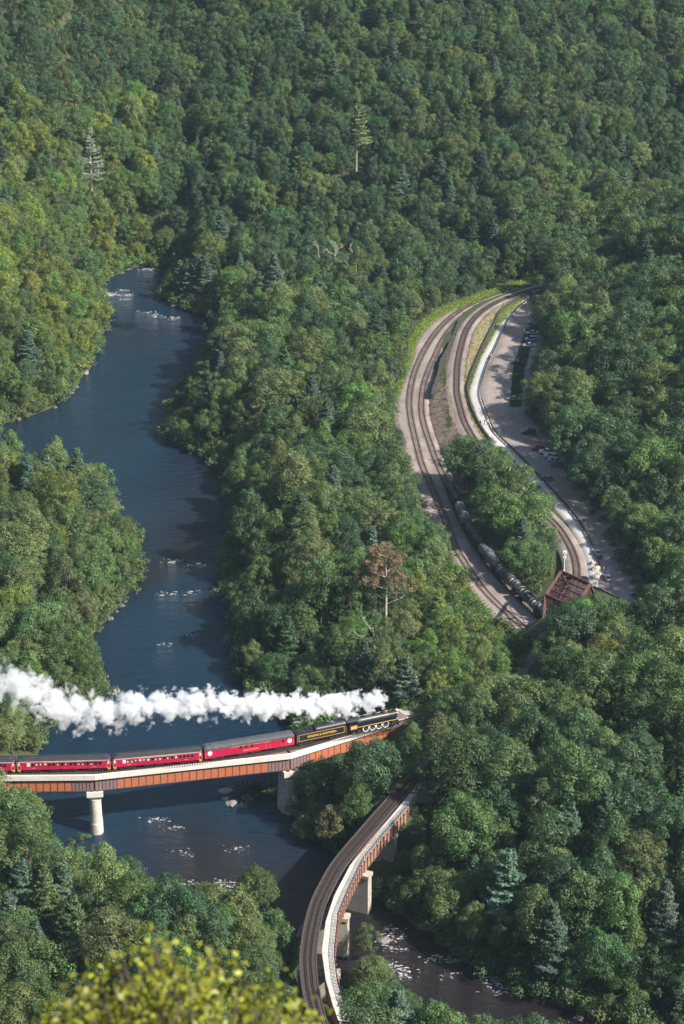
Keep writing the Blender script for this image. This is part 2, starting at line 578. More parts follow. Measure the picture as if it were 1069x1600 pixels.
def terrain(X, Y):
    shape = np.shape(X)
    X, Y = np.ravel(np.asarray(X, float)), np.ravel(np.asarray(Y, float))
    d = river_sd(X, Y)
    z = np.where(d < 0, -2.5 * ss(-d / 5.0), 10.5 * ss(d / 30.0) + 0.6 * ss(d / 2.0))
    rough = 0.7 * np.sin(X * 0.11 + 1.3) * np.sin(Y * 0.09) + 0.5 * np.sin(X * 0.23 + Y * 0.17)
    z += rough * ss(d / 20.0)
    # spur on the far left bank
    xb = np.interp(Y, BANK_L[::-1, 1], BANK_L[::-1, 0])
    left = np.maximum(0, xb - X - 5.0)
    z += np.minimum(0.62 * left, 130.0) * ss((Y - Y_690) / 50.0)
    # slope behind the valley
    yb = np.interp(X, X_HILL, Y_HILL)
    h = np.maximum(0, Y - yb)
    z += 230.0 * (1 - np.exp(-0.60 * h / 230.0)) + 4.0 * np.sin(X * 0.035 + 0.8) * ss(h / 60.0)
    # hill above the car park
    xr = np.interp(Y, MIDLOT[::-1, 1], MIDLOT[::-1, 0]) + 12.0
    right = np.maximum(0, X - xr)
    z += np.minimum(0.42 * right, 90.0) * ss((Y - Y_R0 + 40) / 60.0) * (1 - 0.75 * ss((Y - Y_R1) / 70.0))
    # bank below the rails on the near right
    nr = np.maximum(0, d - 30.0) * (X > 0)
    z += np.minimum(0.16 * nr, 16.0) * (1 - ss((Y - Y_R0 + 40) / 60.0))
    for line, hw, bl in CORR:
        dd, zz = seg_dist(X, Y, line)
        w = 1 - ss((dd - hw) / bl)
        z = z * (1 - w) + (zz - 0.55) * w
    # the mountain that carries the viewpoint
    mt = 302.6 - 0.82 * Y
    mt = np.where(Y < -6, 307.4, mt)
    z = np.maximum(z, np.minimum(mt, 307.4))
    return z.reshape(shape)


def grid_axis(fine0, fine1, step, lo, hi, n):
    a = np.arange(fine0, fine1 + 0.1, step)
    t = np.linspace(0, 1, n + 1)[1:] ** 1.8
    return np.concatenate([(fine0 - (fine0 - lo) * t)[::-1], a, fine1 + (hi - fine1) * t])


gx = grid_axis(-240, 240, 4.0, -1500, 1500, 14)
gy = grid_axis(372, 1140, 4.0, -500, 2400, 16)
gy = np.sort(np.concatenate([gy, [-6.0, 0.0, 12.0, 40.0, 366.0]]))
GX, GY = np.meshgrid(gx, gy)
GZ = terrain(GX, GY)
nx, ny = len(gx), len(gy)
idx = np.arange(nx * ny).reshape(ny, nx)
faces = np.stack([idx[:-1, :-1], idx[:-1, 1:], idx[1:, 1:], idx[1:, :-1]], -1).reshape(-1, 4)
me = bpy.data.meshes.new('ground')
me.from_pydata(np.stack([GX.ravel(), GY.ravel(), GZ.ravel()], 1).tolist(), [], faces.tolist())
me.materials.append(M['ground'])
me.polygons.foreach_set('use_smooth', [True] * len(me.polygons))
tag(link('ground', me), 'wooded valley floor and hillsides round the river bend', kind='structure')


def ground_z(x, y):
    return float(terrain(np.array([x]), np.array([y]))[0])


# water sheet over the river bed
wx = np.array([q[0] for q in RIVER_W])
wy = np.array([q[1] for q in RIVER_W])
mb = MB()
mb.add([(wx.min() - 10, wy.min() - 5, 0), (wx.max() + 10, wy.min() - 5, 0), (wx.max() + 10, wy.max() + 10, 0), (wx.min() - 10, wy.max() + 10, 0)], [(0, 1, 2, 3)])
tag(mb.build('river', M['water']), 'dark blue river winding through the wooded valley', kind='structure')


# sheets between two edge lines
def sheet(name, e0, e1, material, dz=0.0, n=140, across=4, bumpy=0.0, label=None):
    a, b = resample(e0, n=n), resample(e1, n=n)
    v, f = [], []
    for i in range(n):
        for k in range(across + 1):
            q = a[i] * (1 - k / across) + b[i] * (k / across)
            w = q[2] + dz
            if bumpy and 0 < k < across:
                w += bumpy * mnoise.noise(Vector((q[0] * 0.4, q[1] * 0.4, 3.1)))
            v.append((q[0], q[1], w))
    for i in range(n - 1):
        for k in range(across):
            j = i * (across + 1) + k
            f.append((j, j + 1, j + across + 2, j + across + 1))
    for e in (0, across):                            # shoulders that run down into the ground
        o0 = len(v)
        for i in range(n):
            q, w = v[i * (across + 1) + e], v[i * (across + 1) + (1 if e == 0 else across - 1)]
            dx, dy = q[0] - w[0], q[1] - w[1]
            l_ = math.hypot(dx, dy) + 1e-6
            v.append((q[0] + dx / l_ * 1.1, q[1] + dy / l_ * 1.1, q[2] - 0.9))
        for i in range(n - 1):
            a_, b_ = i * (across + 1) + e, (i + 1) * (across + 1) + e
            f.append((o0 + i, a_, b_, o0 + i + 1) if e == 0 else (a_, o0 + i, o0 + i + 1, b_))
    o = MB().add(v, f).build(name, M[material], smooth=True)
    tag(o, label, kind='structure')
    return o


def cut(line, y0, y1):
    line = np.asarray(line)
    m = (line[:, 1] <= y0) & (line[:, 1] >= y1)
    return line[m]


LE = world_line(L_EDGE, z_low)
VG = world_line(VERGE, lambda x, y: z_low(x, y) + 0.1)
B_R = offset(B, 2.6)                                 # travel is towards the camera, so left of travel is the right of the picture
C_L, C_R = offset(C, -2.8), offset(C, 2.8)
WALL = world_line(WALL_PX, ZU)
LOT = world_line(LOT_PX, ZU)
LE_top = cut(LE, 2000, P(611, 628, 11).y)
y_split = P(730, 690, ZU).y
y_truss = P(901, 900, ZU).y
sheet('track_bed', LE, B_R, 'gravel', dz=-0.12, across=8, bumpy=0.12, label='wide grey gravel bed under the two lower tracks')
sheet('grass_verge', VG, LE_top, 'verge_soil', dz=-0.1, across=4, bumpy=0.2, label='bright green strip along the outer side of the gravel bed')
sheet('dirt_bank', cut(B_R, 2000, y_split - 8), cut(C_L, 2000, y_split - 8), 'red_dirt', dz=-0.12, across=6, bumpy=0.35, label='reddish dirt bank between the lower and upper tracks')
sheet('upper_track_bed', cut(C_L, 2000, y_truss), cut(C_R, 2000, y_truss), 'gravel', dz=-0.12, across=4, bumpy=0.06, label='gravel bed of the upper track')
sheet('dry_strip', cut(C_R, 2000, y_split), WALL, 'dry_strip', dz=-0.12, across=5, bumpy=0.15, label='dry weedy strip between upper track and trail')
sheet('trail_verge', WALL, cut(TRL, 2000, y_split), 'verge_soil', dz=-0.1, across=2, bumpy=0.05, label='thin grass edge beside the trail')
sheet('trail', TRL, TRR, 'trail', dz=-0.05, across=3, label='pale gravel trail beside the upper track')
sheet('car_park', TRR, LOT, 'dirt_lot', dz=-0.10, across=8, bumpy=0.05, label='beige dirt car park and road in the shade of the hill')
near_C = cut(C, y_truss - 30, -1)
sheet('approach_bed', offset(near_C, -3.2), offset(near_C, 7.5), 'gravel_brown', dz=-0.14, across=4, bumpy=0.06, label='brown gravel bed leading to the curved bridge')
far_T = cut(T, 2000, G3.y)
tb = resample(np.array([q for q in T if q[0] > G3.x - 1.0]), 2.0)
sheet('bridge_approach_bed', offset(tb, -3.0, -0.45), offset(tb, 3.0, -0.45), 'gravel_brown', dz=0.0, n=30, across=3, bumpy=0.05, label='grey gravel bed where the girder bridge lands')  # darker gravel colour stands in for the shade past the engine


# ------------------------------------------------------------------ tracks
def track(name, line, label, group, tie_len=2.6, tie_step=0.62, guard=False, tie_mat='tie'):
    line = resample(line, 1.5)
    o = empty(name, line[len(line) // 2])
    org = np.array(o.location)
    loc = line - org
    for s in (-1, 1):
        mb = MB()
        mb.sweep(offset(loc, s * 0.76), [(-0.075, 0.0), (0.075, 0.0), (0.05, 0.17), (-0.05, 0.17)])
        mb.build('rail', M['rail'], o)
    mb = MB()
    tl = resample(loc, tie_step)
    nn = normals2d(tl)
    for q, n2 in zip(tl, nn):
        a = math.atan2(n2[1], n2[0])
        mt = Matrix.Translation(q) @ Matrix.Rotation(a, 4, 'Z')
        mb.box(-tie_len / 2, tie_len / 2, -0.13, 0.13, -0.14, 0.015, M=mt)
    t = mb.build('ties', M[tie_mat], o)
    t['kind'] = 'stuff'
    if guard:
        for s in (-1, 1):
            MB().sweep(offset(loc, s * 0.40), [(-0.05, 0.0), (0.05, 0.0), (0.05, 0.13), (-0.05, 0.13)]).build('guard_rail', M['rail'], o)
    tag(o, label, 'railway track', group)
    return o


track('railway_track', A, 'empty outer track of the gravel bed, curving along the green verge', 'railway tracks')
track('railway_track', B, 'lower track that carries the string of tank cars', 'railway tracks')
track('railway_track', C, 'upper single track beside the trail, running on to the truss bridge', 'railway tracks', tie_mat='tie_dark')
track('railway_track', offset(T, 0), 'track under the steam train, laid along the girder bridge', 'railway tracks', tie_len=3.4, tie_mat='tie_dark')
track('railway_track', D_LINE, 'dark timbered track curving over the low bridge beside the walkway', 'railway tracks', tie_len=3.3, tie_step=0.5, guard=True, tie_mat='deck_timber')


# ------------------------------------------------------------------ girder bridge with concrete deck
gb = empty('girder_bridge', (G1 + G2) / 2)
GORG = gb.location.copy()
tag(gb, 'rust red plate girder bridge with white concrete deck under the steam train', 'bridge')
BW = 5.6                                             # width of the deck
spans = [(G0, G1), (G1, G2), (G2, G3)]


def hdir(a, b):
    d = (b - a)
    d.z = 0
    return d.normalized()


for si, (a, b) in enumerate(spans):
    d = hdir(a, b)
    n = Vector((-d.y, d.x, 0))                       # away from the camera
    L = (b - a).length
    loc = a - GORG
    rz = math.atan2(d.y, d.x)
    Mx = Matrix.Translation(loc) @ Matrix.Rotation(rz, 4, 'Z')
    g = 0.03
    mb = MB()
    mb.box(g, L - g, 0.55, BW - 0.55, -0.95, -0.32, M=Mx)
    mb.build('deck', M['gravel_brown'], gb)
    mb = MB()
    mb.box(g, L - g, 0.0, 0.55, -1.35, 0.0, M=Mx)
    mb.box(g, L - g, 0.55, 0.85, -1.35, -0.33, M=Mx)
    mb.build('fascia', M['concrete'], gb)
    mb = MB()
    mb.box(g, L - g, BW - 0.55, BW, -1.35, 0.0, M=Mx)
    mb.build('fascia', M['concrete'], gb)
    # near girder: flanges, then every panel and stiffener a piece of its own
    GH = 3.3
    gd = MB()
    gd.box(0.25, L - 0.25, 0.42, 0.95, -1.42, -1.355, M=Mx)
    gd.box(0.25, L - 0.25, 0.42, 0.95, -1.42 - GH, -1.36 - GH, M=Mx)
    gd.box(0.25, L - 0.25, 0.72, 0.80, -1.36 - GH, -1.42, M=Mx)
    go = gd.build('girder', M['girder_dark'], gb)
    k = max(6, int(round((L - 0.5) / 1.78)))
    pw = (L - 0.5) / k
    pm = {}
    for q in range(k):
        end = q < 3 and si > 0 or q >= k - 3 and si < 2
        m_ = 'girder_purple' if end else 'girder_rust'
        key = (m_, end)
        if key not in pm:
            t = MB()
            t.box(0.05, pw - 0.05, -0.03, 0.0, -GH + 0.02, -0.02)
            pm[key] = t
        o = pm[key].build('girder_panel', M[m_], go) if isinstance(pm[key], MB) else link('girder_panel', pm[key], go)
        pm[key] = o.data
        o.matrix_local = Mx @ Matrix.Translation((0.25 + q * pw, 0.70, -1.42))
        subs = (0.0,) if not end else (0.0, 0.5)
        for sb in subs:
            if 'st' not in pm:
                t = MB()
                t.box(-0.03, 0.03, -0.15, 0.0, -GH + 0.03, -0.015)
                s_ = t.build('stiffener', M['girder_seam'], go)
                pm['st'] = s_.data
            else:
                s_ = link('stiffener', pm['st'], go)
            s_.matrix_local = Mx @ Matrix.Translation((0.25 + (q + sb) * pw, 0.72, -1.42))
    mb = MB()
    mb.box(0.25, L - 0.25, BW - 0.9, BW - 0.5, -1.42 - GH, -1.36, M=Mx)
    mb.build('far_girder', M['girder_rust'], gb)


def girder_pier(G, d, cap_mat, col_mat, depth_len, col_r, cap_h=2.6):
    n = Vector((-d.y, d.x, 0))
    c = G + n * (BW / 2) - GORG
    top = -1.36 - 3.3 - 0.12
    Mx = Matrix.Translation(c) @ Matrix.Rotation(math.atan2(d.y, d.x), 4, 'Z')
    p = MB()
    hw = depth_len / 2
    # cap: tapered block, wide across the bridge
    v = []
    for (w, l, z) in ((2.0, hw, top), (2.0, hw, top - cap_h * 0.55), (1.45, hw * 0.62, top - cap_h)):
        v += [Mx @ Vector((-w, -l, z)), Mx @ Vector((w, -l, z)), Mx @ Vector((w, l, z)), Mx @ Vector((-w, l, z))]
    f = [(0, 1, 2, 3), (11, 10, 9, 8)]
    for r in (0, 4):
        for k in range(4):
            f.append((r + k, r + 4 + k, r + 4 + (k + 1) % 4, r + (k + 1) % 4))
    p.add(v, f)
    cap = p.build('pier_cap', M[cap_mat], gb)
    bz = -ZB - 3.0
    q = MB()
    nseg = 20
    rings = [(col_r * 0.96, top - cap_h + 0.05), (col_r, top - cap_h - 3.0), (col_r * 1.04, -ZB + 3.2), (col_r * 1.12, -ZB + 2.9), (col_r * 1.14, bz)]
    v, f = [], []
    for (r, z) in rings:
        for k in range(nseg):
            a = 2 * math.pi * k / nseg
            x, y = math.cos(a) * r, math.sin(a) * r
            y += (hw * 0.35) * (1 if y > 0 else -1)
            v.append(Mx @ Vector((x, y, z)))
    for i in range(len(rings) - 1):
        for k in range(nseg):
            k2 = (k + 1) % nseg
            f.append((i * nseg + k, i * nseg + k2, (i + 1) * nseg + k2, (i + 1) * nseg + k))
    f.append(tuple(range(nseg)))
    q.add(v, [tuple(reversed(x)) for x in f])
    q.build('pier_column', M[col_mat], gb)
    for dx in (-0.75, 0.75):
        s = MB()
        s.box(dx - 0.35, dx + 0.35, -hw + 0.35, -hw + 1.05, top + 0.002, top + 0.118, M=Mx)
        s.build('bearing', M['girder_dark'], gb)


girder_pier(G1, (hdir(G0, G1) + hdir(G1, G2)).normalized(), 'concrete', 'pier_concrete', 5.4, 1.45)
girder_pier(G2, (hdir(G1, G2) + hdir(G2, G3)).normalized(), 'pier_concrete', 'stone_pier', 6.4, 1.95)
d3 = hdir(G2, G3)
mb = MB()
Mx = Matrix.Translation(G3 - GORG) @ Matrix.Rotation(math.atan2(d3.y, d3.x), 4, 'Z')
mb.box(0.05, 3.0, -0.6, BW + 0.6, -13.0, -0.75, M=Mx)
mb.build('abutment', M['old_concrete'], gb)  # darker concrete colour stands in for shade at this end

# ------------------------------------------------------------------ curved bridge with rail deck and walkway
cb = empty('curved_bridge', D_LINE[len(D_LINE) // 2])
CORG = np.array(cb.location)
tag(cb, 'old rusty curved bridge carrying a dark track and a pale boarded walkway', 'bridge')
dl = resample(D_LINE - CORG, 3.0)
MB().sweep(dl, [(-1.75, -0.55), (1.75, -0.55), (1.75, -0.16), (-1.75, -0.16)]).build('rail_deck', M['deck_timber'], cb)
for s in (-1, 1):
    MB().sweep(offset(dl, s * 1.72), [(-0.13, -0.15), (0.13, -0.15), (0.13, 0.12), (-0.13, 0.12)]).build('guard_timber', M['deck_timber'], cb)
    MB().sweep(offset(dl, s * 1.1), [(-0.2, -3.0), (0.2, -3.0), (0.2, -0.56), (-0.2, -0.56)]).build('track_girder', M['old_rust'], cb)
tl, tr = resample(TD_L - CORG, n=200), resample(TD_R - CORG, n=200)
# keep the kinks of the walkway: parametrise both edges by their vertices
def kinked(e, per=18):
    out = []
    for a, b in zip(e[:-1], e[1:]):
        for k in range(per):
            out.append(a + (b - a) * k / per)
    out.append(e[-1])
    return np.array(out)


tl, tr = kinked(TD_L - CORG), kinked(TD_R - CORG)
mb = MB()
for i in range(len(tl) - 1):
    a0, a1, b0, b1 = tl[i], tl[i + 1], tr[i], tr[i + 1]
    g = 0.012 if i % 3 else 0.03
    zz = 0.006 * ((i * 37) % 5)
    q = [a0 * (1 - g) + a1 * g, b0 * (1 - g) + b1 * g, b0 * g + b1 * (1 - g), a0 * g + a1 * (1 - g)]
    v = [(p[0], p[1], p[2] + h + zz) for h in (-0.12, 0.0) for p in q]
    mb.add(v, [(3, 2, 1, 0), (4, 5, 6, 7), (0, 1, 5, 4), (1, 2, 6, 5), (2, 3, 7, 6), (3, 0, 4, 7)])
bd = mb.build('boards', M['boards'], cb)
bd['kind'] = 'stuff'
tre = TD_R - CORG
for s_, w_ in ((0.12, 0.3), (2.1, 0.3)):
    MB().sweep(offset(tre, -s_ if True else s_, 0), [(-0.15, -3.6), (0.15, -3.6), (0.15, -0.16), (-0.15, -0.16)]).build('walkway_girder', M['old_rust'], cb)
# brackets along the outer girder
brk = None
trp = resample(tre, 1.9)
trn = normals2d(trp)
for q, n2 in zip(trp, trn):
    a = math.atan2(n2[1], n2[0])
    if brk is None:
        t = MB()
        t.box(0.0, 0.32, -0.05, 0.05, -3.5, -0.5)
        t.box(0.0, 0.5, -0.07, 0.07, -0.5, -0.17)
        o = t.build('bracket', M['old_rust'], cb)
        brk = o.data
    else:
        o = link('bracket', brk, cb)
    o.matrix_local = Matrix.Translation(q) @ Matrix.Rotation(a, 4, 'Z') @ Matrix.Translation((0.02, 0, 0))
# railing: posts and rails
MB().sweep(offset(tre, 0.1), [(-0.03, 1.12), (0.03, 1.12), (0.03, 1.22), (-0.03, 1.22)]).build('hand_rail', M['railing'], cb)
for hz in (0.3, 0.58, 0.86):
    MB().sweep(offset(tre, 0.1), [(-0.025, hz), (0.025, hz), (0.025, hz + 0.07), (-0.025, hz + 0.07)]).build('mid_rail', M['railing'], cb)
pst = None
rp_ = resample(tre, 1.25)
rn_ = normals2d(rp_)
for q, n2 in zip(rp_, rn_):
    if pst is None:
        t = MB()
        t.box(-0.05, 0.05, -0.05, 0.05, -0.15, 1.2)
        o = t.build('railing_post', M['railing'], cb)
        pst = o.data
    else:
        o = link('railing_post', pst, cb)
    o.location = (q[0] + n2[0] * 0.17, q[1] + n2[1] * 0.17, q[2])
# piers: px of the outer face, at deck height
for (px, py) in ((617, 1303), (575, 1366), (541.5, 1432), (528, 1520)):
    w = P(px, py, ZC - 3.6)
    dd = np.hypot(D_LINE[:, 0] - w.x, D_LINE[:, 1] - w.y)
    i = int(np.argmin(dd))
    n2 = normals2d(D_LINE)[i]
    a = math.atan2(n2[1], n2[0])
    c = D_LINE[i] - CORG
    Mx = Matrix.Translation((c[0], c[1], 0)) @ Matrix.Rotation(a, 4, 'Z')
    far = float(np.dot(np.array([w.x, w.y]) - D_LINE[i][:2], n2)) + 0.35
    mb = MB()
    mb.box(-2.2, far, -1.05, 1.05, -ZC - 2.5, -4.5, M=Mx)
    mb.build('pier', M['old_concrete'], cb)
    mb = MB()
    mb.box(-2.45, far + 0.25, -1.3, 1.3, -4.5, -3.66, M=Mx)
    mb.build('pier_cap', M['old_concrete'], cb)

# ------------------------------------------------------------------ truss bridge over the lower tracks
TH = 7.5
tz = ZU - 0.2
n_top, f_top, fr_top = P(853, 930, ZU + TH), P(877, 893, ZU + TH), P(922, 913, ZU + TH)
axis = (f_top - n_top)
W_ = fr_top - f_top
end_len = 8.0
ax1 = axis.normalized()
nl_bot = Vector(P(848, 988, tz))
tbm = empty('truss_bridge', (n_top + f_top + W_) / 2 * 1.0)
tbm.location.z = tz
TORG = tbm.location.copy()
tag(tbm, 'dark red rusty through truss bridge over the tank cars', 'bridge')


def tp(v):
    return Vector(v) - TORG


fl_bot = f_top + ax1 * (n_top - Vector((nl_bot.x, nl_bot.y, n_top.z))).length
fl_bot.z = tz
near_h = Vector((nl_bot.x, nl_bot.y, tz))
for side in (0, 1):
    off = W_ * side
    MB().bar(tp(near_h + off), tp(n_top + off), 0.75, 0.5).build('end_post', M['truss_edge'], tbm)
    MB().bar(tp(fl_bot + off), tp(f_top + off), 0.75, 0.5).build('end_post', M['truss_edge'], tbm)
    MB().bar(tp(n_top + off), tp(f_top + off), 0.7, 0.55).build('top_chord', M['truss_edge'], tbm)
    MB().bar(tp(near_h + off), tp(fl_bot + off), 0.5, 0.6).build('bottom_chord', M['truss_rust'], tbm)
    npan = 3
    tops = [n_top + off + axis * (k / npan) for k in range(npan + 1)]
    for k, t_ in enumerate(tops):
        b_ = Vector((t_.x, t_.y, tz))
        MB().bar(tp(b_), tp(t_ - Vector((0, 0, 0.3))), 0.34, 0.3).build('vertical', M['truss_rust'], tbm)
        if k < npan:
            t2 = tops[k + 1]
            b2 = Vector((t2.x, t2.y, tz))
            p0, p1 = (b_, t2) if k >= npan / 2 else (t_, b2)
            MB().bar(tp(p0), tp(p1), 0.26, 0.22).build('diagonal', M['truss_rust'], tbm)
            MB().bar(tp(b_ if p0 is not b_ else t_), tp(t2 if p1 is not t2 else b2), 0.14, 0.12).build('diagonal', M['truss_rust'], tbm)
# portal struts and top laterals
for q in (n_top, f_top):
    MB().bar(tp(q), tp(q + W_), 0.5, 0.9).build('portal_strut', M['truss_rust'], tbm)
    dn = (near_h - n_top).normalized() * 1.9 if q is n_top else (fl_bot - f_top).normalized() * 1.9
    MB().bar(tp(q + dn), tp(q + dn + W_), 0.25, 0.3).build('portal_strut', M['truss_rust'], tbm)
    for k in range(5):
        s0, s1 = k / 5, (k + 1) / 5
        MB().bar(tp(q + W_ * s0), tp(q + dn + W_ * s1), 0.12, 0.12).build('portal_lacing', M['truss_rust'], tbm)
        MB().bar(tp(q + dn + W_ * s0), tp(q + W_ * s1), 0.12, 0.12).build('portal_lacing', M['truss_rust'], tbm)
nst = 4
for k in range(nst + 1):
    q = n_top + axis * (k / nst)
    if 0 < k < nst:
        MB().bar(tp(q), tp(q + W_), 0.22, 0.40).build('top_strut', M['truss_rust'], tbm)
    if k < nst:
        q2 = n_top + axis * ((k + 1) / nst)
        for c in range(3):
            s0, s1 = c / 3, (c + 1) / 3
            MB().bar(tp(q + W_ * s0), tp(q2 + W_ * s1), 0.15, 0.12).build('top_lateral', M['truss_rust'], tbm)
            MB().bar(tp(q + W_ * s1 - Vector((0, 0, .15))), tp(q2 + W_ * s0 - Vector((0, 0, .15))), 0.13, 0.12).build('top_lateral', M['truss_rust'], tbm)
# floor: beams, stringers
nfl = 10
tot = fl_bot - near_h
for k in range(nfl + 1):
    q = near_h + tot * (k / nfl)
    MB().bar(tp(q - Vector((0, 0, 0.5))), tp(q + W_ - Vector((0, 0, 0.5))), 0.35, 0.7).build('floor_beam', M['truss_rust'], tbm)
for s in (0.22, 0.36, 0.52, 0.68, 0.82):
    MB().bar(tp(near_h + W_ * s - Vector((0, 0, 0.35))), tp(fl_bot + W_ * s - Vector((0, 0, 0.35))), 0.3, 0.4).build('stringer', M['truss_rust'], tbm)
mb = MB()
nb_ = 60
for k in range(nb_):
    q0 = near_h + tot * (k / nb_) + W_ * 0.1
    mb.bar(tp(q0 + Vector((0, 0, -0.08))), tp(q0 + W_ * (0.7 + 0.2 * random.random()) + Vector((0, 0, -0.08))), 0.26, 0.14)
o = mb.build('floor_timbers', M['deck_timber'], tbm)
o['kind'] = 'stuff'
# ------------------------------------------------------------------ the steam train
RAIL_TOP = 0.17
T_S = np.concatenate([[0], np.cumsum(np.linalg.norm(np.diff(T, axis=0), axis=1))])
T_PXX = np.array([project(*q)[0] for q in T])


def arc_at_px(px):
    return float(np.interp(px, T_PXX, T_S))


def pose_on(line, arcs, s):
    q = np.array([np.interp(s, arcs, line[:, k]) for k in range(3)])
    return q


def stand_on(o, line, arcs, s0, s1):
    """put a vehicle on its bogies at arc lengths s0 and s1, facing s1"""
    a, b = pose_on(line, arcs, s0 + (s1 - s0) * 0.15), pose_on(line, arcs, s1 - (s1 - s0) * 0.15)
    c = (a + b) / 2
    o.location = (c[0], c[1], c[2] + RAIL_TOP)
    o.rotation_euler = (0, 0, math.atan2(b[1] - a[1], b[0] - a[0]))


def wheel_mesh(name, r, w, tyre_mat, disc_mat, parent, x, y, white=False):
    """a wheel standing on the rail; axle along y"""
    n = 20
    mb = MB()
    mb.tube([(0, -w / 2, 0), (0, w / 2, 0)], r * 0.86, n)
    o = mb.build(name, disc_mat, parent)
    o.location = (x, y, r)
    t = MB()
    v, f = [], []
    for k in range(n):
        a = 2 * math.pi * k / n
        for (rr, yy) in ((r, -w * 0.6), (r, w * 0.6), (r * 0.80, w * 0.6), (r * 0.80, -w * 0.6)):
            v.append((math.cos(a) * rr, yy, math.sin(a) * rr))
    for k in range(n):
        k2 = (k + 1) % n
        for j in range(4):
            j2 = (j + 1) % 4
            f.append((k * 4 + j, k * 4 + j2, k2 * 4 + j2, k2 * 4 + j))
    t.add(v, f)
    t.build('tyre', tyre_mat, o)
    return o


def text(body, size, x, y, z, m, parent, spacing=1.0, width=None):
    c = bpy.data.curves.new('lettering', 'FONT')
    c.body = body
    c.size = size
    c.align_x = 'CENTER'
    c.align_y = 'CENTER'
    c.extrude = 0.008
    c.offset = 0.012
    c.space_character = spacing
    c.materials.append(m)
    tmp = link('lettering', c)
    me = bpy.data.meshes.new_from_object(tmp.evaluated_get(bpy.context.evaluated_depsgraph_get()))
    bpy.data.objects.remove(tmp)
    o = link('lettering', me, parent)
    o.location = (x, y, z)
    o.rotation_euler = (math.pi / 2, 0, 0)
    if width:
        xs = [q.co.x for q in me.vertices]
        o.scale = (width / max(0.01, max(xs) - min(xs)), 1.0, 1.0)
    return o


def half_loft(sections, close=True):
    """skin between rings of equal length"""
    v, f = [], []
    k = len(sections[0])
    for s in sections:
        v += s
    for i in range(len(sections) - 1):
        for j in range(k):
            j2 = (j + 1) % k
            f.append((i * k + j, i * k + j2, (i + 1) * k + j2, (i + 1) * k + j))
    f.append(tuple(range(k - 1, -1, -1)))
    f.append(tuple(range((len(sections) - 1) * k, len(sections) * k)))
    return v, f


def bogie(parent, x, wheels, r=0.46, span=1.5):
    mb = MB()
    for s in (-1, 1):
        mb.box(x - span * (wheels - 1) / 2 - 0.55, x + span * (wheels - 1) / 2 + 0.55, s * 1.08 - 0.07, s * 1.08 + 0.07, 0.36, 0.62)
        for k in range(wheels):
            xx = x + (k - (wheels - 1) / 2) * span
            mb.box(xx - 0.17, xx + 0.17, s * 1.10 - 0.12, s * 1.10 + 0.12, 0.28, 0.72)
    mb.box(x - 0.35, x + 0.35, -1.0, 1.0, 0.4, 0.85)
    o = mb.build('bogie', M['underframe'], parent)
    for k in range(wheels):
        xx = x + (k - (wheels - 1) / 2) * span
        for s in (-0.74, 0.74):
            w = MB()
            w.tube([(xx, s - 0.07, r), (xx, s + 0.07, r)], r, 18)
            w.build('wheel', M['underframe'], o)
    return o


def roof_ring(x, hw, z0, h, clere, inset=0.0):
    pts = []
    n = 10
    for k in range(n + 1):
        a = math.pi * k / n
        pts.append((x, -math.cos(a) * (hw - inset), z0 + math.sin(a) ** 0.8 * (h - inset * 0.5)))
    pts.append((x, hw - inset, z0 - 0.03))
    pts.append((x, -hw + inset, z0 - 0.03))
    return pts


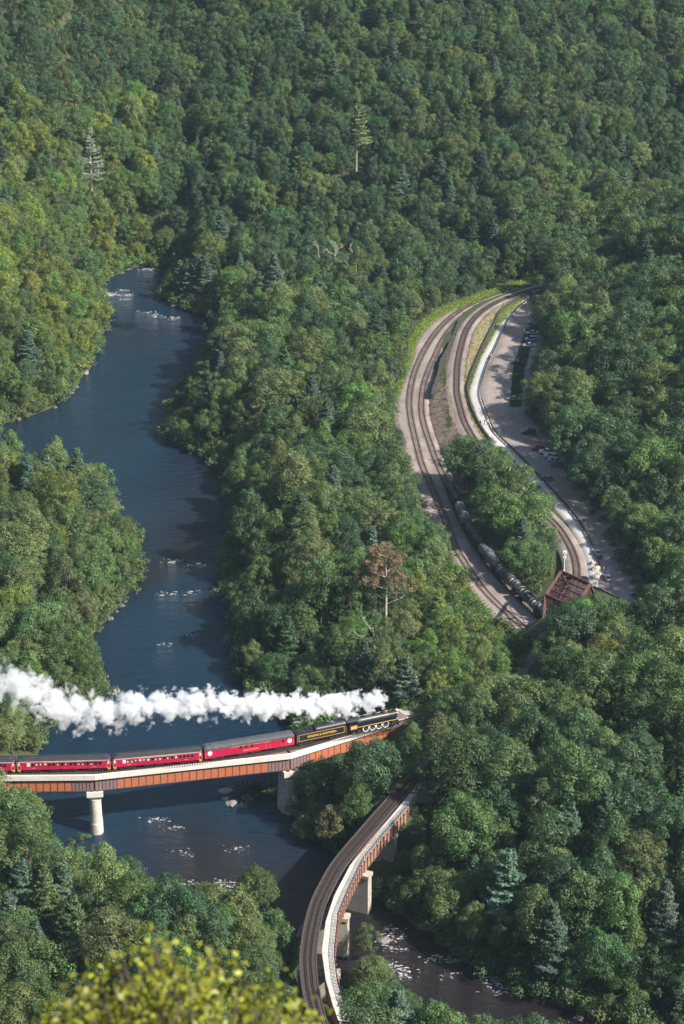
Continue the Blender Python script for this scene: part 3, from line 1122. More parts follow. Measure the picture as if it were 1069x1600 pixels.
def coach(L, label, blinds, letter=True, whitewin=(0,), frame_mat='crimson'):
    root = empty('passenger_coach')
    tag(root, label, 'coach', 'crimson cars behind the locomotive')
    h = L / 2
    hw = 1.45
    mb = MB()
    mb.box(-h + 0.9, h - 0.9, -hw, hw, 1.05, 3.15)
    mb.box(-h + 0.9, h - 0.9, -hw - 0.02, hw + 0.02, 1.02, 1.14)
    mb.build('body', M['crimson'], root)
    for s in (-1, 1):
        e = MB()
        e.box(s * (h - 0.9) if s < 0 else h - 0.897, s * (h - 0.05) if s < 0 else h - 0.05, -hw + 0.06, hw - 0.06, 1.12, 3.12) if s > 0 else e.box(-h + 0.05, -h + 0.897, -hw + 0.06, hw - 0.06, 1.12, 3.12)
        e.build('vestibule', M['crimson'], root)
        st = MB()
        x0 = h - 0.85 if s > 0 else -h + 0.15
        for k in range(3):
            st.box(x0, x0 + 0.7, -hw + 0.02 + 0.12 * (2 - k) - 0.06, -hw + 0.5, 0.45 + 0.24 * k, 0.5 + 0.24 * k)
        st.build('steps', M['gold'], root)
        for xx in (x0 - 0.06, x0 + 0.76):
            g = MB()
            g.tube([(xx, -hw - 0.03, 1.1), (xx, -hw - 0.03, 2.3)], 0.03, 6)
            g.build('grab_rail', M['gold'], root)
        dr = MB()
        dr.box(x0 + 0.12, x0 + 0.58, -hw + 0.03, -hw + 0.058, 2.1, 2.9)
        dr.build('door_window', M['blind'], root)
    for s in (-1, 1):
        b_ = MB()
        b_.box(-h + 0.9, h - 0.9, s * (hw + 0.012) - 0.012, s * (hw + 0.012) + 0.012, 2.93, 3.02)
        b_.build('letterboard_line', M['crimson_pale'], root)
        c_ = MB()
        c_.box(-h + 0.3, h - 0.3, s * (hw + 0.03) - 0.05, s * (hw + 0.03) + 0.05, 3.151, 3.24)
        c_.build('gutter', M['blind'], root)
    # roof: broad lower deck with a raised clerestory
    v, f = half_loft([roof_ring(x, w, 3.2, q, 0) for x, w, q in ((-h + 0.02, 1.1, 0.35), (-h + 0.5, 1.48, 0.55), (h - 0.5, 1.48, 0.55), (h - 0.02, 1.1, 0.35))])
    rf = MB().add(v, f).build('roof', M['coach_roof'], root)
    v, f = half_loft([roof_ring(x, w, 3.62, q, 0) for x, w, q in ((-h + 0.25, 0.6, 0.05), (-h + 1.3, 0.82, 0.42), (h - 1.3, 0.82, 0.42), (h - 0.25, 0.6, 0.05))])
    MB().add(v, f).build('clerestory', M['coach_roof'], rf)
    for k in range(6):
        vb = MB()
        x = -h + 2.5 + k * (L - 5) / 5
        vb.box(x - 0.2, x + 0.2, -0.22, 0.22, 4.0, 4.16)
        vb.build('roof_vent', M['coach_roof'], rf)
    # windows, each with its blind or passenger behind the glass
    n = 18
    x0, x1 = -h + 2.3, h - 2.0
    step = (x1 - x0) / n
    pane = frame = None
    for k in range(n):
        x = x0 + (k + 0.5) * step
        wide = step * 0.66
        for s in (-1,):
            t = MB()
            t.box(-wide / 2 - 0.05, wide / 2 + 0.05, -0.02, 0.0, 1.93, 2.86)
            w = t.build('window', M[frame_mat] if k not in whitewin else M['white_paint'], root)
            w.location = (x, -hw - 0.004, 0)
            t = MB()
            t.box(-wide / 2, wide / 2, -0.032, -0.021, 1.99, 2.80)
            t.build('pane', M['blind'] if k in whitewin else M['glass'], w)
            if k in blinds:
                t = MB()
                z = 1.99 + 0.25 * random.random()
                t.box(-wide * 0.42, wide * (0.05 + 0.35 * random.random()), -0.040, -0.033, z, z + 0.35 + 0.2 * random.random())
                t.build('blind', M['blind'], w)
    t = MB()
    t.box(x0, x1, hw, hw + 0.02, 1.99, 2.80)
    t.build('far_window_band', M['glass'], root)
    if letter:
        text('READING & NORTHERN', 0.34, 0, -hw - 0.03, 3.07 - 0.0, M['gold'], root, 1.3, L * 0.42).location.z = 2.975
    for sx in (-1, 1):
        d_ = MB()
        d_.box(sx * (h - 4.0) - 0.45, sx * (h - 4.0) + 0.45, -hw - 0.02, -hw - 0.006, 1.40, 1.47)
        d_.build('number_plate', M['gold'], root)
    # underside
    u = MB()
    u.box(-h + 0.1, h - 0.1, -0.5, 0.5, 0.8, 1.05)
    u.build('underframe', M['underframe'], root)
    for (xa, xb) in ((-3.4, -1.2), (-0.6, 1.6), (2.2, 3.2)):
        u = MB()
        u.box(xa, xb, -1.25, -0.55, 0.45, 1.0)
        u.build('equipment_box', M['underframe'], root)
    bogie(root, -h + 3.6, 3)
    bogie(root, h - 3.6, 3)
    return root


def baggage_car(L):
    root = empty('baggage_car')
    tag(root, 'crimson windowless baggage car with round white emblems behind the black tender', 'baggage car', 'crimson cars behind the locomotive')
    h, hw = L / 2, 1.48
    mb = MB()
    mb.box(-h + 0.05, h - 0.05, -hw, hw, 1.02, 3.25)
    mb.build('body', M['crimson'], root)
    mb = MB()
    mb.box(-h + 0.05, h - 0.05, -hw - 0.03, -hw - 0.002, 3.14, 3.25)
    mb.build('gutter', M['baggage_roof'], root)
    v, f = half_loft([roof_ring(x, w, 3.28, q, 0) for x, w, q in ((-h + 0.0, 1.35, 0.5), (-h + 0.6, 1.5, 0.85), (h - 0.6, 1.5, 0.85), (h, 1.35, 0.5))])
    rf = MB().add(v, f).build('roof', M['baggage_roof'], root)
    for k in range(9):
        vb = MB()
        x = -h + 1.6 + k * (L - 3.2) / 8
        vb.box(x - 0.05, x + 0.05, -1.32, 1.32, 3.86, 3.90)
        vb.box(x - 0.25, x + 0.25, -0.2, 0.2, 4.08, 4.24)
        vb.build('roof_rib', M['baggage_roof'], rf)
    for x in (-2.3, -0.9, 0.6):
        t = MB()
        t.box(x - 0.36, x + 0.36, -hw - 0.03, -hw - 0.003, 2.38, 3.0)
        w = t.build('window', M['underframe'], root)
        t = MB()
        t.box(x - 0.28, x + 0.28, -hw - 0.045, -hw - 0.031, 2.46, 2.93)
        t.build('pane', M['glass'], w)
    for x, wd in ((-6.9, 1.9), (6.4, 2.6)):
        t = MB()
        t.box(x - wd / 2, x + wd / 2, -hw - 0.035, -hw - 0.003, 1.12, 3.08)
        d = t.build('door', M['crimson'], root)
        t = MB()
        t.box(x - wd / 2 - 0.06, x - wd / 2, -hw - 0.05, -hw - 0.003, 1.1, 3.1)
        t.box(x + wd / 2, x + wd / 2 + 0.06, -hw - 0.05, -hw - 0.003, 1.1, 3.1)
        t.build('door_frame', M['underframe'], d)
    t = MB()
    t.box(8.2, 8.8, -hw - 0.03, -hw - 0.003, 2.35, 2.85)
    t.build('window', M['glass'], root)
    for x in (4.2, 5.2, 7.9, 9.2):
        g = MB()
        g.tube([(x, -hw - 0.06, 1.2), (x, -hw - 0.06, 2.3)], 0.03, 6)
        g.build('grab_rail', M['gold'], root)
    for x in (-h + 0.25, h - 0.25):
        g = MB()
        g.tube([(x, -hw - 0.05, 1.2), (x, -hw - 0.05, 2.6)], 0.04, 6)
        g.build('grab_rail', M['gold'], root)
    for x in (-h + 1.35, h - 1.25):
        e = MB()
        e.tube([(x, -hw - 0.03, 2.35), (x, -hw - 0.002, 2.35)], 0.58, 28)
        em = e.build('emblem', M['white_paint'], root)
        r_ = MB()
        n = 28
        v, f = [], []
        for k in range(n):
            a = 2 * math.pi * k / n
            for rr in (0.36, 0.41):
                v.append((x + math.cos(a) * rr, -hw - 0.036, 2.35 + math.sin(a) * rr))
        for k in range(n):
            f.append((2 * k, 2 * ((k + 1) % n), 2 * ((k + 1) % n) + 1, 2 * k + 1))
        r_.add(v, f)
        for s in (-0.12, 0.08):
            r_.box(x - 0.24, x + 0.24, -hw - 0.040, -hw - 0.031, 2.33 + s, 2.42 + s)
        r_.build('emblem_ring', M['crimson_pale'], em)
    text('READING & NORTHERN', 0.36, 0.4, -hw - 0.02, 3.09, M['gold'], root, 1.3, L * 0.44)
    # small illegible name under the windows, then the number plates
    t = MB()
    x = -1.6
    while x < 2.2:
        w = random.uniform(0.12, 0.24)
        t.box(x, x + w, -hw - 0.022, -hw - 0.004, 1.62, 1.83)
        x += w + random.choice((0.05, 0.06, 0.16))
    t.build('name_lettering', M['gold'], root)
    for x in (-h + 1.4, h - 1.3):
        t = MB()
        t.box(x - 0.35, x + 0.35, -hw - 0.02, -hw - 0.004, 1.35, 1.45)
        t.build('number_plate', M['crimson_pale'], root)
    u = MB()
    u.box(-h + 0.1, h - 0.1, -0.6, 0.6, 0.78, 1.02)
    u.build('underframe', M['underframe'], root)
    for (xa, xb) in ((-3.0, -0.6), (0.4, 2.9)):
        u = MB()
        u.box(xa, xb, -1.25, -0.65, 0.45, 1.0)
        u.build('equipment_box', M['underframe'], root)
    bogie(root, -h + 3.3, 2, span=2.2)
    bogie(root, h - 3.3, 2, span=2.2)
    return root


def tender(L):
    root = empty('tender')
    tag(root, 'black tender with gold lettering between the locomotive and the crimson cars', 'tender')
    h, hw = L / 2, 1.5
    mb = MB()
    mb.box(-h + 0.2, h - 0.2, -hw, hw, 1.25, 3.55)
    mb.build('tank', M['loco_black'], root)
    # rounded coal bunker towards the cab, flat water deck behind
    v, f = half_loft([roof_ring(x, 1.45, 3.55, q, 0) for x, q in ((-1.6, 0.45), (-1.2, 0.95), (h - 0.9, 1.0), (h - 0.25, 0.95))])
    MB().add(v, f).build('coal_bunker', M['loco_black'], root)
    mb = MB()
    mb.box(-h + 0.7, -2.0, -0.9, 0.9, 3.552, 3.68)
    mb.build('water_deck', M['loco_dark'], root)
    for x in (-2.4, -3.4):
        mb = MB()
        mb.tube([(x, 0, 3.66), (x, 0, 4.1)], 0.4, 14)
        mb.build('hatch', M['loco_dark'], root)
    # gold outline
    x0, x1, z0, z1 = -h + 0.75, h - 0.7, 1.5, 3.32
    b = MB()
    b.box(x0, x1, -hw - 0.02, -hw - 0.003, z1 - 0.08, z1)
    b.box(x0, x1, -hw - 0.02, -hw - 0.003, z0, z0 + 0.08)
    b.box(x0, x0 + 0.08, -hw - 0.02, -hw - 0.003, z0 + 0.08, z1 - 0.08)
    b.box(x1 - 0.08, x1, -hw - 0.02, -hw - 0.003, z0 + 0.08, z1 - 0.08)
    b.build('gold_border', M['gold'], root)
    text('READING & NORTHERN', 0.82, 0.1, -hw - 0.015, 2.42, M['gold'], root, 1.08, L * 0.56)
    for x in (-h + 0.3, h - 0.3):
        g = MB()
        g.tube([(x, -hw - 0.06, 1.3), (x, -hw - 0.06, 3.3)], 0.035, 6)
        g.build('grab_rail', M['gold'], root)
    u = MB()
    u.box(-h, h, -1.2, 1.2, 0.85, 1.248)
    u.build('underframe', M['underframe'], root)
    for c in (-h + 2.7, h - 2.7):
        bogie(root, c, 3, r=0.45, span=1.35)
    return root


def locomotive(L):
    root = empty('steam_locomotive')
    tag(root, 'black steam locomotive with gold lines and white wheel rims heading the train', 'locomotive')
    h = L / 2

    def X(x):                                        # 0 at the cab end, 16 at the pilot
        return -h + x * L / 16.0
    r = 1.02
    zc = 2.95
    mb = MB()
    mb.tube([(X(2.9), 0, zc), (X(5.2), 0, zc), (X(7.5), 0, zc), (X(12.2), 0, zc - 0.02)], [1.18, 1.16, 1.10, 1.0], 28)
    bo = mb.build('boiler', M['loco_black'], root, smooth=False)
    for x in (5.2, 7.5, 9.8, 12.2):
        b = MB()
        b.tube([(X(x) - 0.05, 0, zc), (X(x) + 0.05, 0, zc)], 1.2 if x < 6 else 1.13 if x < 9 else 1.07, 28)
        b.build('boiler_band', M['loco_dark'], bo)
    mb = MB()
    mb.tube([(X(12.2), 0, zc - 0.02), (X(14.5), 0, zc - 0.02), (X(14.62), 0, zc - 0.02)], [1.04, 1.04, 0.9], 28)
    sb = mb.build('smokebox', M['smokebox'], root)
    mb = MB()
    mb.tube([(X(14.62), 0, zc), (X(14.75), 0, zc), (X(14.85), 0, zc)], [0.72, 0.68, 0.3], 24)
    mb.build('smokebox_door', M['smokebox'], sb)
    mb = MB()
    mb.tube([(X(14.86), 0, zc), (X(15.15), 0, zc)], [0.2, 0.24], 16)
    mb.build('headlight', M['cream'], sb)
    mb = MB()
    mb.tube([(X(13.6), 0, zc + 0.9), (X(13.6), 0, zc + 1.25), (X(13.6), 0, zc + 1.45)], [0.42, 0.36, 0.44], 18)
    mb.build('chimney', M['smokebox'], sb)
    for x, rr, hh in ((8.6, 0.62, 1.45), (6.6, 0.45, 1.4), (10.9, 0.55, 1.42)):
        mb = MB()
        mb.tube([(X(x), 0, zc + 0.8), (X(x), 0, zc + hh - 0.2), (X(x), 0, zc + hh)], [rr, rr * 0.96, rr * 0.55], 18)
        mb.build('dome', M['loco_black'], bo)
    mb = MB()
    mb.tube([(X(11.6), -0.35, zc + 0.95), (X(11.6), -0.35, zc + 1.5)], 0.06, 8)
    mb.build('whistle', M['cream'], bo)
    mb = MB()
    mb.box(X(0.5), X(2.9), -1.52, 1.52, 1.5, 4.05)
    cab = mb.build('cab', M['loco_black'], root)
    v, f = half_loft([roof_ring(x, 1.6, 4.06, 0.4, 0) for x in (X(-0.3), X(0.2), X(2.9), X(3.2))])
    MB().add(v, f).build('cab_roof', M['loco_dark'], cab)
    for x in (0.95, 1.95):
        t = MB()
        t.box(X(x), X(x + 0.8), -1.545, -1.523, 2.95, 3.7)
        t.build('cab_window', M['glass'], cab)
    t = MB()
    t.box(X(0.8), X(2.65), -1.55, -1.523, 1.75, 2.75)
    pl = t.build('number_plate', M['gold'], cab)
    t = MB()
    t.box(X(0.8) + 0.09, X(2.65) - 0.09, -1.558, -1.551, 1.84, 2.66)
    t.build('number_field', M['girder_rust'], pl)
    tx = text('2102', 0.62, (X(0.8) + X(2.65)) / 2, -1.565, 2.25, M['cream'], pl, 1.0, 1.35)
    # running boards with their gold edges, handrail lines
    for s in (-1, 1):
        t = MB()
        t.box(X(2.92), X(14.2), s * 1.12 - 0.38, s * 1.12 + 0.38, 2.02, 2.10)
        t.build('running_board', M['loco_black'], root)
        t = MB()
        t.box(X(2.92), X(14.2), s * 1.52 - 0.015, s * 1.52 + 0.015, 2.0, 2.13)
        t.build('gold_line', M['gold'], root)
        t = MB()
        t.tube([(X(4.0), s * 1.03, 3.72), (X(14.4), s * 0.94, 3.60)], 0.05, 6)
        t.build('hand_rail', M['cream'], root)
        t = MB()
        t.box(X(12.7), X(14.1), s * 1.22 - 0.33, s * 1.22 + 0.33, 0.65, 1.5)
        t.build('cylinder', M['loco_dark'], root)
        t = MB()
        t.tube([(X(14.35), s * 0.85, 2.1), (X(15.25), s * 0.8, 1.2)], 0.05, 6)
        t.build('pilot_brace', M['cream'], root)
    t = MB()
    t.box(X(1.0), X(15.0), -0.5, 0.5, 0.8, 1.6)
    t.box(X(3.2), X(5.6), -0.85, 0.85, 1.3, 2.0)
    t.build('frame', M['underframe'], root)
    v = [(X(14.6), -1.35, 1.15), (X(14.6), 1.35, 1.15), (X(14.6), 1.35, 0.2), (X(14.6), -1.35, 0.2), (X(15.0), -1.35, 1.15), (X(15.0), 1.35, 1.15), (X(15.9), 0.15, 0.2), (X(15.9), -0.15, 0.2)]
    MB().add(v, [(0, 1, 2, 3), (4, 7, 6, 5), (0, 4, 5, 1), (3, 2, 6, 7), (0, 3, 7, 4), (1, 5, 6, 2)]).build('pilot', M['loco_dark'], root)
    for x in (5.5, 7.4, 9.3, 11.2):
        for s in (-0.80, 0.80):
            w = wheel_mesh('driving_wheel', 0.88, 0.14, M['white_paint'], M['underframe'], root, X(x), s)
            sp = MB()
            for k in range(8):
                a = math.pi * k / 8
                dx, dz = math.cos(a) * 0.7, math.sin(a) * 0.7
                yy = -0.085 if s < 0 else 0.085
                sp.bar((-dx, yy, -dz), (dx, yy, dz), 0.03, 0.07)
            sp.build('spokes', M['loco_dark'], w)
    for x in (13.2, 14.5):
        for s in (-0.78, 0.78):
            wheel_mesh('pony_wheel', 0.46, 0.12, M['white_paint'], M['underframe'], root, X(x), s)
    for x in (2.0, 3.6):
        for s in (-0.78, 0.78):
            wheel_mesh('trailing_wheel', 0.5, 0.12, M['loco_dark'], M['underframe'], root, X(x), s)
    for s in (-1, 1):
        t = MB()
        t.bar((X(5.5), s * 0.95, 0.62), (X(11.2), s * 0.95, 0.62), 0.07, 0.17)
        t.build('side_rod', M['rim'], root)
        t = MB()
        t.bar((X(9.3), s * 1.05, 0.62), (X(12.7), s * 1.18, 1.05), 0.07, 0.14)
        t.build('main_rod', M['rim'], root)
    return root


def put(o, px0, px1):
    stand_on(o, T, T_S, arc_at_px(px0), arc_at_px(px1))


def length(px0, px1):
    return arc_at_px(px1) - arc_at_px(px0)


put(locomotive(length(540, 626)), 540, 626)
put(tender(length(459, 538.5)), 459, 538.5)
put(baggage_car(length(317.5, 457.5)), 317.5, 457.5)
put(coach(length(176, 315.5), 'paler crimson passenger coach directly behind the baggage car', (1, 2, 3, 4, 5, 6, 8, 9, 11, 13), True, (0,), 'crimson_pale'), 176, 315.5)
put(coach(length(28, 174), 'crimson passenger coach with a row of dark windows, second behind the baggage car', (2, 3, 4, 7, 9, 12, 13, 15), True, (0,)), 28, 174)
put(coach(length(-112, 25.5), 'end of a crimson coach partly hidden by trees at the picture edge', (3, 9), False, ()), -112, 25.5)

# ------------------------------------------------------------------ tank cars on the lower track
B_S = np.concatenate([[0], np.cumsum(np.linalg.norm(np.diff(B, axis=0), axis=1))])
B_PY = np.array([project(*q)[1] for q in B])


def tank_car(L, shell, band, label):
    root = empty('tank_car')
    tag(root, label, 'tank car', 'tank cars standing on the lower track')
    h = L / 2
    r, zc = 1.5, 2.75
    ring = [(-h + 0.55, 0.5), (-h + 0.65, 1.0), (-h + 0.9, 1.32), (-h + 1.25, r), (h - 1.25, r), (h - 0.9, 1.32), (h - 0.65, 1.0), (h - 0.55, 0.5)]
    tk = MB().tube([(x, 0, zc) for x, _ in ring], [q for _, q in ring], 28).build('tank', M[shell], root, smooth=True)
    for x in (-h + 1.6, -h * 0.33, h * 0.33, h - 1.6):
        MB().tube([(x - 0.09, 0, zc), (x + 0.09, 0, zc)], r + 0.015, 28).build('tank_band', M[band], tk)
    MB().tube([(0, 0, zc + r - 0.1), (0, 0, zc + r + 0.4), (0, 0, zc + r + 0.5)], [0.62, 0.6, 0.35], 16).build('manway', M[shell], tk)
    p = MB()
    p.box(-1.5, 1.5, -0.95, -0.62, zc + r + 0.02, zc + r + 0.07)
    p.box(-1.5, 1.5, 0.62, 0.95, zc + r + 0.02, zc + r + 0.07)
    p.box(-1.5, -1.1, -0.618, 0.618, zc + r + 0.02, zc + r + 0.07)
    p.box(1.1, 1.5, -0.618, 0.618, zc + r + 0.02, zc + r + 0.07)
    p.build('platform', M['tank_grey'], root)
    g = MB()
    for s in (-1, 1):
        g.tube([(-1.5, s * 0.95, zc + r + 0.9), (1.5, s * 0.95, zc + r + 0.9)], 0.03, 6)
        for x in (-1.5, 0, 1.5):
            g.tube([(x, s * 0.95, zc + r + 0.05), (x, s * 0.95, zc + r + 0.9)], 0.03, 6)
    g.build('platform_rail', M['tank_grey'], root)
    for s in (-1, 1):
        ld = MB()
        for e in (-0.25, 0.25):
            ld.tube([(e, s * 1.56, 1.1), (e, s * 1.5, zc + 0.5), (e, s * 0.98, zc + r + 0.03)], 0.03, 6)
        for k in range(7):
            z = 1.2 + k * 0.3
            ld.tube([(-0.25, s * 1.555, z), (0.25, s * 1.555, z)], 0.02, 5)
        ld.build('ladder', M['tank_grey'], root)
    u = MB()
    u.box(-h, h, -0.35, 0.35, 0.85, 1.25)
    for x in (-h + 1.9, h - 1.9):
        u.box(x - 0.5, x + 0.5, -1.2, 1.2, 1.0, 1.85)
    for s in (-1, 1):
        u.box(s * h - 0.35 if s > 0 else -h, s * h if s > 0 else -h + 0.35, -1.35, 1.35, 0.95, 1.15)
    u.build('underframe', M['underframe'], root)
    if band == 'tank_white':
        for x, w in ((-h * 0.62, 0.7), (h * 0.5, 1.1)):
            s = MB()
            for k in range(7):
                a0, a1 = R(100 + k * 9), R(109 + k * 9)
                s.add([(x, math.cos(a0) * (r + .012), zc + math.sin(a0) * (r + .012)), (x + w, math.cos(a0) * (r + .012), zc + math.sin(a0) * (r + .012)),
                       (x + w, math.cos(a1) * (r + .012), zc + math.sin(a1) * (r + .012)), (x, math.cos(a1) * (r + .012), zc + math.sin(a1) * (r + .012))], [(0, 1, 2, 3)])
            s.build('stencil_panel', M['tank_white'], tk)
    bogie(root, -h + 1.9, 2, r=0.45, span=1.75)
    bogie(root, h - 1.9, 2, r=0.45, span=1.75)
    return root


def arc_b(py):
    return float(np.interp(py, B_PY, B_S))


s_end, s_beg = arc_b(999), arc_b(768)
n_t = 7
tl_ = (s_end - s_beg) / n_t
tlab = ['tank car next to the truss bridge, its end under the end post', 'black tank car with pale stencils, second from the truss bridge', 'black tank car with a bright band, third from the truss bridge',
        'grey streaked tank car in mid string, fourth from the truss bridge', 'dark tank car in shade, fifth from the truss bridge', 'dusty tank car with pale streaks, second from the string\'s far end', 'last tank car at the far shaded end of the string']
for k in range(n_t):
    e = s_end - k * tl_
    shell = ('tank_grey', 'tank_black', 'tank_black', 'tank_grey', 'tank_black', 'tank_grey', 'tank_black')[k]
    band = ('tank_grey', 'tank_white', 'tank_white', 'tank_grey', 'tank_black', 'tank_white', 'tank_grey')[k]
    o = tank_car(tl_ - 0.7, shell, band, tlab[k])
    stand_on(o, B, B_S, e - tl_ + 0.35, e - 0.35)


# ------------------------------------------------------------------ road vehicles
def vehicle(name, label, cat, px, py, yaw, col, style='sedan', group='vehicles parked beside the trail', z=ZU - 0.08):
    w = P(px, py, z)
    root = empty(name, w, yaw)
    tag(root, label, cat, group)
    m = paint('paint_%02d%02d%02d' % tuple(int(c * 99) for c in col), col)
    L = {'sedan': 4.6, 'suv': 4.8, 'pickup': 5.5}[style]
    h, hw = L / 2, 0.92
    hood = {'sedan': 0.92, 'suv': 1.08, 'pickup': 1.12}[style]
    # lower body: rings along the length
    def ring(x, w_, z0, z1):
        return [(x, -w_, z0), (x, -w_ * 1.0, (z0 + z1) / 2), (x, -w_ * 0.93, z1), (x, w_ * 0.93, z1), (x, w_, (z0 + z1) / 2), (x, w_, z0)]
    if style == 'pickup':
        st = [(-h, .88, .5, hood - .02), (-h + .1, .92, .38, hood), (h - 1.5, hw, .36, hood), (h - .25, .9, .4, hood - .08), (h, .82, .46, hood - .25)]
    else:
        st = [(-h, .80, .46, hood - .18), (-h + .18, .9, .36, hood), (h - 1.4, hw, .33, hood), (h - .3, .88, .36, hood - .16), (h, .76, .44, hood - .34)]
    v, f = half_loft([ring(*q) for q in st])
    body = MB().add(v, f).build('body', m, root)
    # cabin
    if style == 'sedan':
        cb_ = [(-h + .55, hood), (-h + 1.35, 1.40), (h - 2.05, 1.42), (h - 1.25, hood)]
    elif style == 'suv':
        cb_ = [(-h + .12, hood), (-h + .45, 1.70), (h - 2.05, 1.72), (h - 1.3, hood)]
    else:
        cb_ = [(-h + 2.0, hood), (-h + 2.2, 1.78), (h - 2.1, 1.80), (h - 1.45, hood)]
    (xa, za), (xb, zb), (xc, zc_), (xd, zd) = cb_
    lo, hi = 0.85, 0.68
    v = [(xa, -lo, za), (xd, -lo, zd), (xd, lo, zd), (xa, lo, za), (xb, -hi, zb), (xc, -hi, zc_), (xc, hi, zc_), (xb, hi, zb)]
    MB().add(v, [(0, 1, 5, 4), (1, 2, 6, 5), (2, 3, 7, 6), (3, 0, 4, 7)]).build('windows', M['glass'], root)
    MB().add([(xb, -hi, zb), (xc, -hi, zc_), (xc, hi, zc_), (xb, hi, zb), (xb - .05, -hi - .02, zb - .05), (xc + .05, -hi - .02, zc_ - .05), (xc + .05, hi + .02, zc_ - .05), (xb - .05, hi + .02, zb - .05),
              (xb, -hi, zb + .04), (xc, -hi, zc_ + .04), (xc, hi, zc_ + .04), (xb, hi, zb + .04)],
             [(8, 9, 10, 11), (4, 5, 9, 8), (5, 6, 10, 9), (6, 7, 11, 10), (7, 4, 8, 11)]).build('roof', m, root)
    for s in (-1, 1):
        pl = MB()
        xm = (xb + xc) / 2
        pl.bar((xm, s * (lo + .004), hood), (xm, s * (hi + .01), zb), 0.09, 0.03)
        pl.build('door_pillar', m, root)
    if style == 'pickup':
        t = MB()
        t.box(-h + .12, -h + 1.95, -.70, .70, hood + .002, hood + .02)
        t.build('bed', M['underframe'], root)
    for x in (-h + .95, h - .95):
        for s in (-1, 1):
            rr = 0.33 if style == 'sedan' else 0.38
            t = MB()
            t.tube([(0, -.11, 0), (0, .11, 0)], rr, 16)
            w_ = t.build('wheel', M['tyre'], root)
            w_.location = (x, s * (hw - .08), rr)
            t = MB()
            t.tube([(0, s * .10, 0), (0, s * .125, 0)], rr * .6, 12)
            t.build('rim', M['rim'], w_)
    for s in (-1, 1):
        t = MB()
        t.box(h - .17, h - .02, s * .6 - .17, s * .6 + .17, hood - .40, hood - .26)
        t.build('headlight', M['white_paint'], root)
        t = MB()
        t.box(-h - .01, -h + .08, s * .66 - .13, s * .66 + .13, hood - .36, hood - .2)
        t.build('tail_light', M['lamp_red'], root)
    return root


V = vehicle
V('parked_car', 'white sedan parked on the grass, first of a short row below the hill trees', 'car', 826, 541, R(184), (0.72, 0.73, 0.74), 'sedan')
V('parked_car', 'silver blue car right behind the white sedan on the grass', 'car', 830, 532, R(186), (0.30, 0.36, 0.42), 'suv')
V('parked_car', 'pale grey car third in the row beyond the white sedan', 'car', 831, 522, R(184), (0.42, 0.44, 0.46), 'sedan')
V('parked_car', 'dark blue car at the far end of the row on the grass', 'car', 833, 513, R(186), (0.05, 0.08, 0.14), 'suv')
V('parked_car', 'black car alone on shaded grass between the white sedan and grey car', 'car', 808, 569, R(172), (0.02, 0.02, 0.025), 'sedan')
V('parked_car', 'dark grey car standing by the small white board on the grass', 'car', 802, 625, R(170), (0.16, 0.17, 0.19), 'sedan')
V('parked_car', 'black car deep in the shade at the bend of the road', 'car', 826, 678, R(168), (0.015, 0.016, 0.02), 'suv')
V('parked_car', 'dark red car heading the row parked under the hill trees', 'car', 841, 703, R(170), (0.26, 0.015, 0.02), 'sedan')
V('parked_car', 'white pickup beside the dark red car in the shaded row', 'pickup', 855, 709, R(165), (0.70, 0.70, 0.70), 'pickup')
V('parked_car', 'white car after the pickup in the shaded row', 'car', 861, 715.5, R(163), (0.60, 0.61, 0.62), 'suv')
V('parked_car', 'silver car between white car and dark blue car in shade', 'car', 866, 722, R(160), (0.35, 0.37, 0.40), 'sedan')
V('parked_car', 'dark blue car ending the shaded row under the trees', 'car', 871, 729, R(158), (0.06, 0.08, 0.12), 'sedan')
V('parked_car', 'teal grey car standing alone on the road above the grove', 'car', 855, 750, R(150), (0.10, 0.14, 0.15), 'sedan')
V('parked_car', 'dark blue pickup facing along the road near the truss bridge', 'pickup', 934, 868, R(96), (0.03, 0.05, 0.08), 'pickup')
V('parked_car', 'blue car beside the pale rubble near the truss bridge', 'car', 949, 905, R(100), (0.07, 0.11, 0.19), 'sedan')

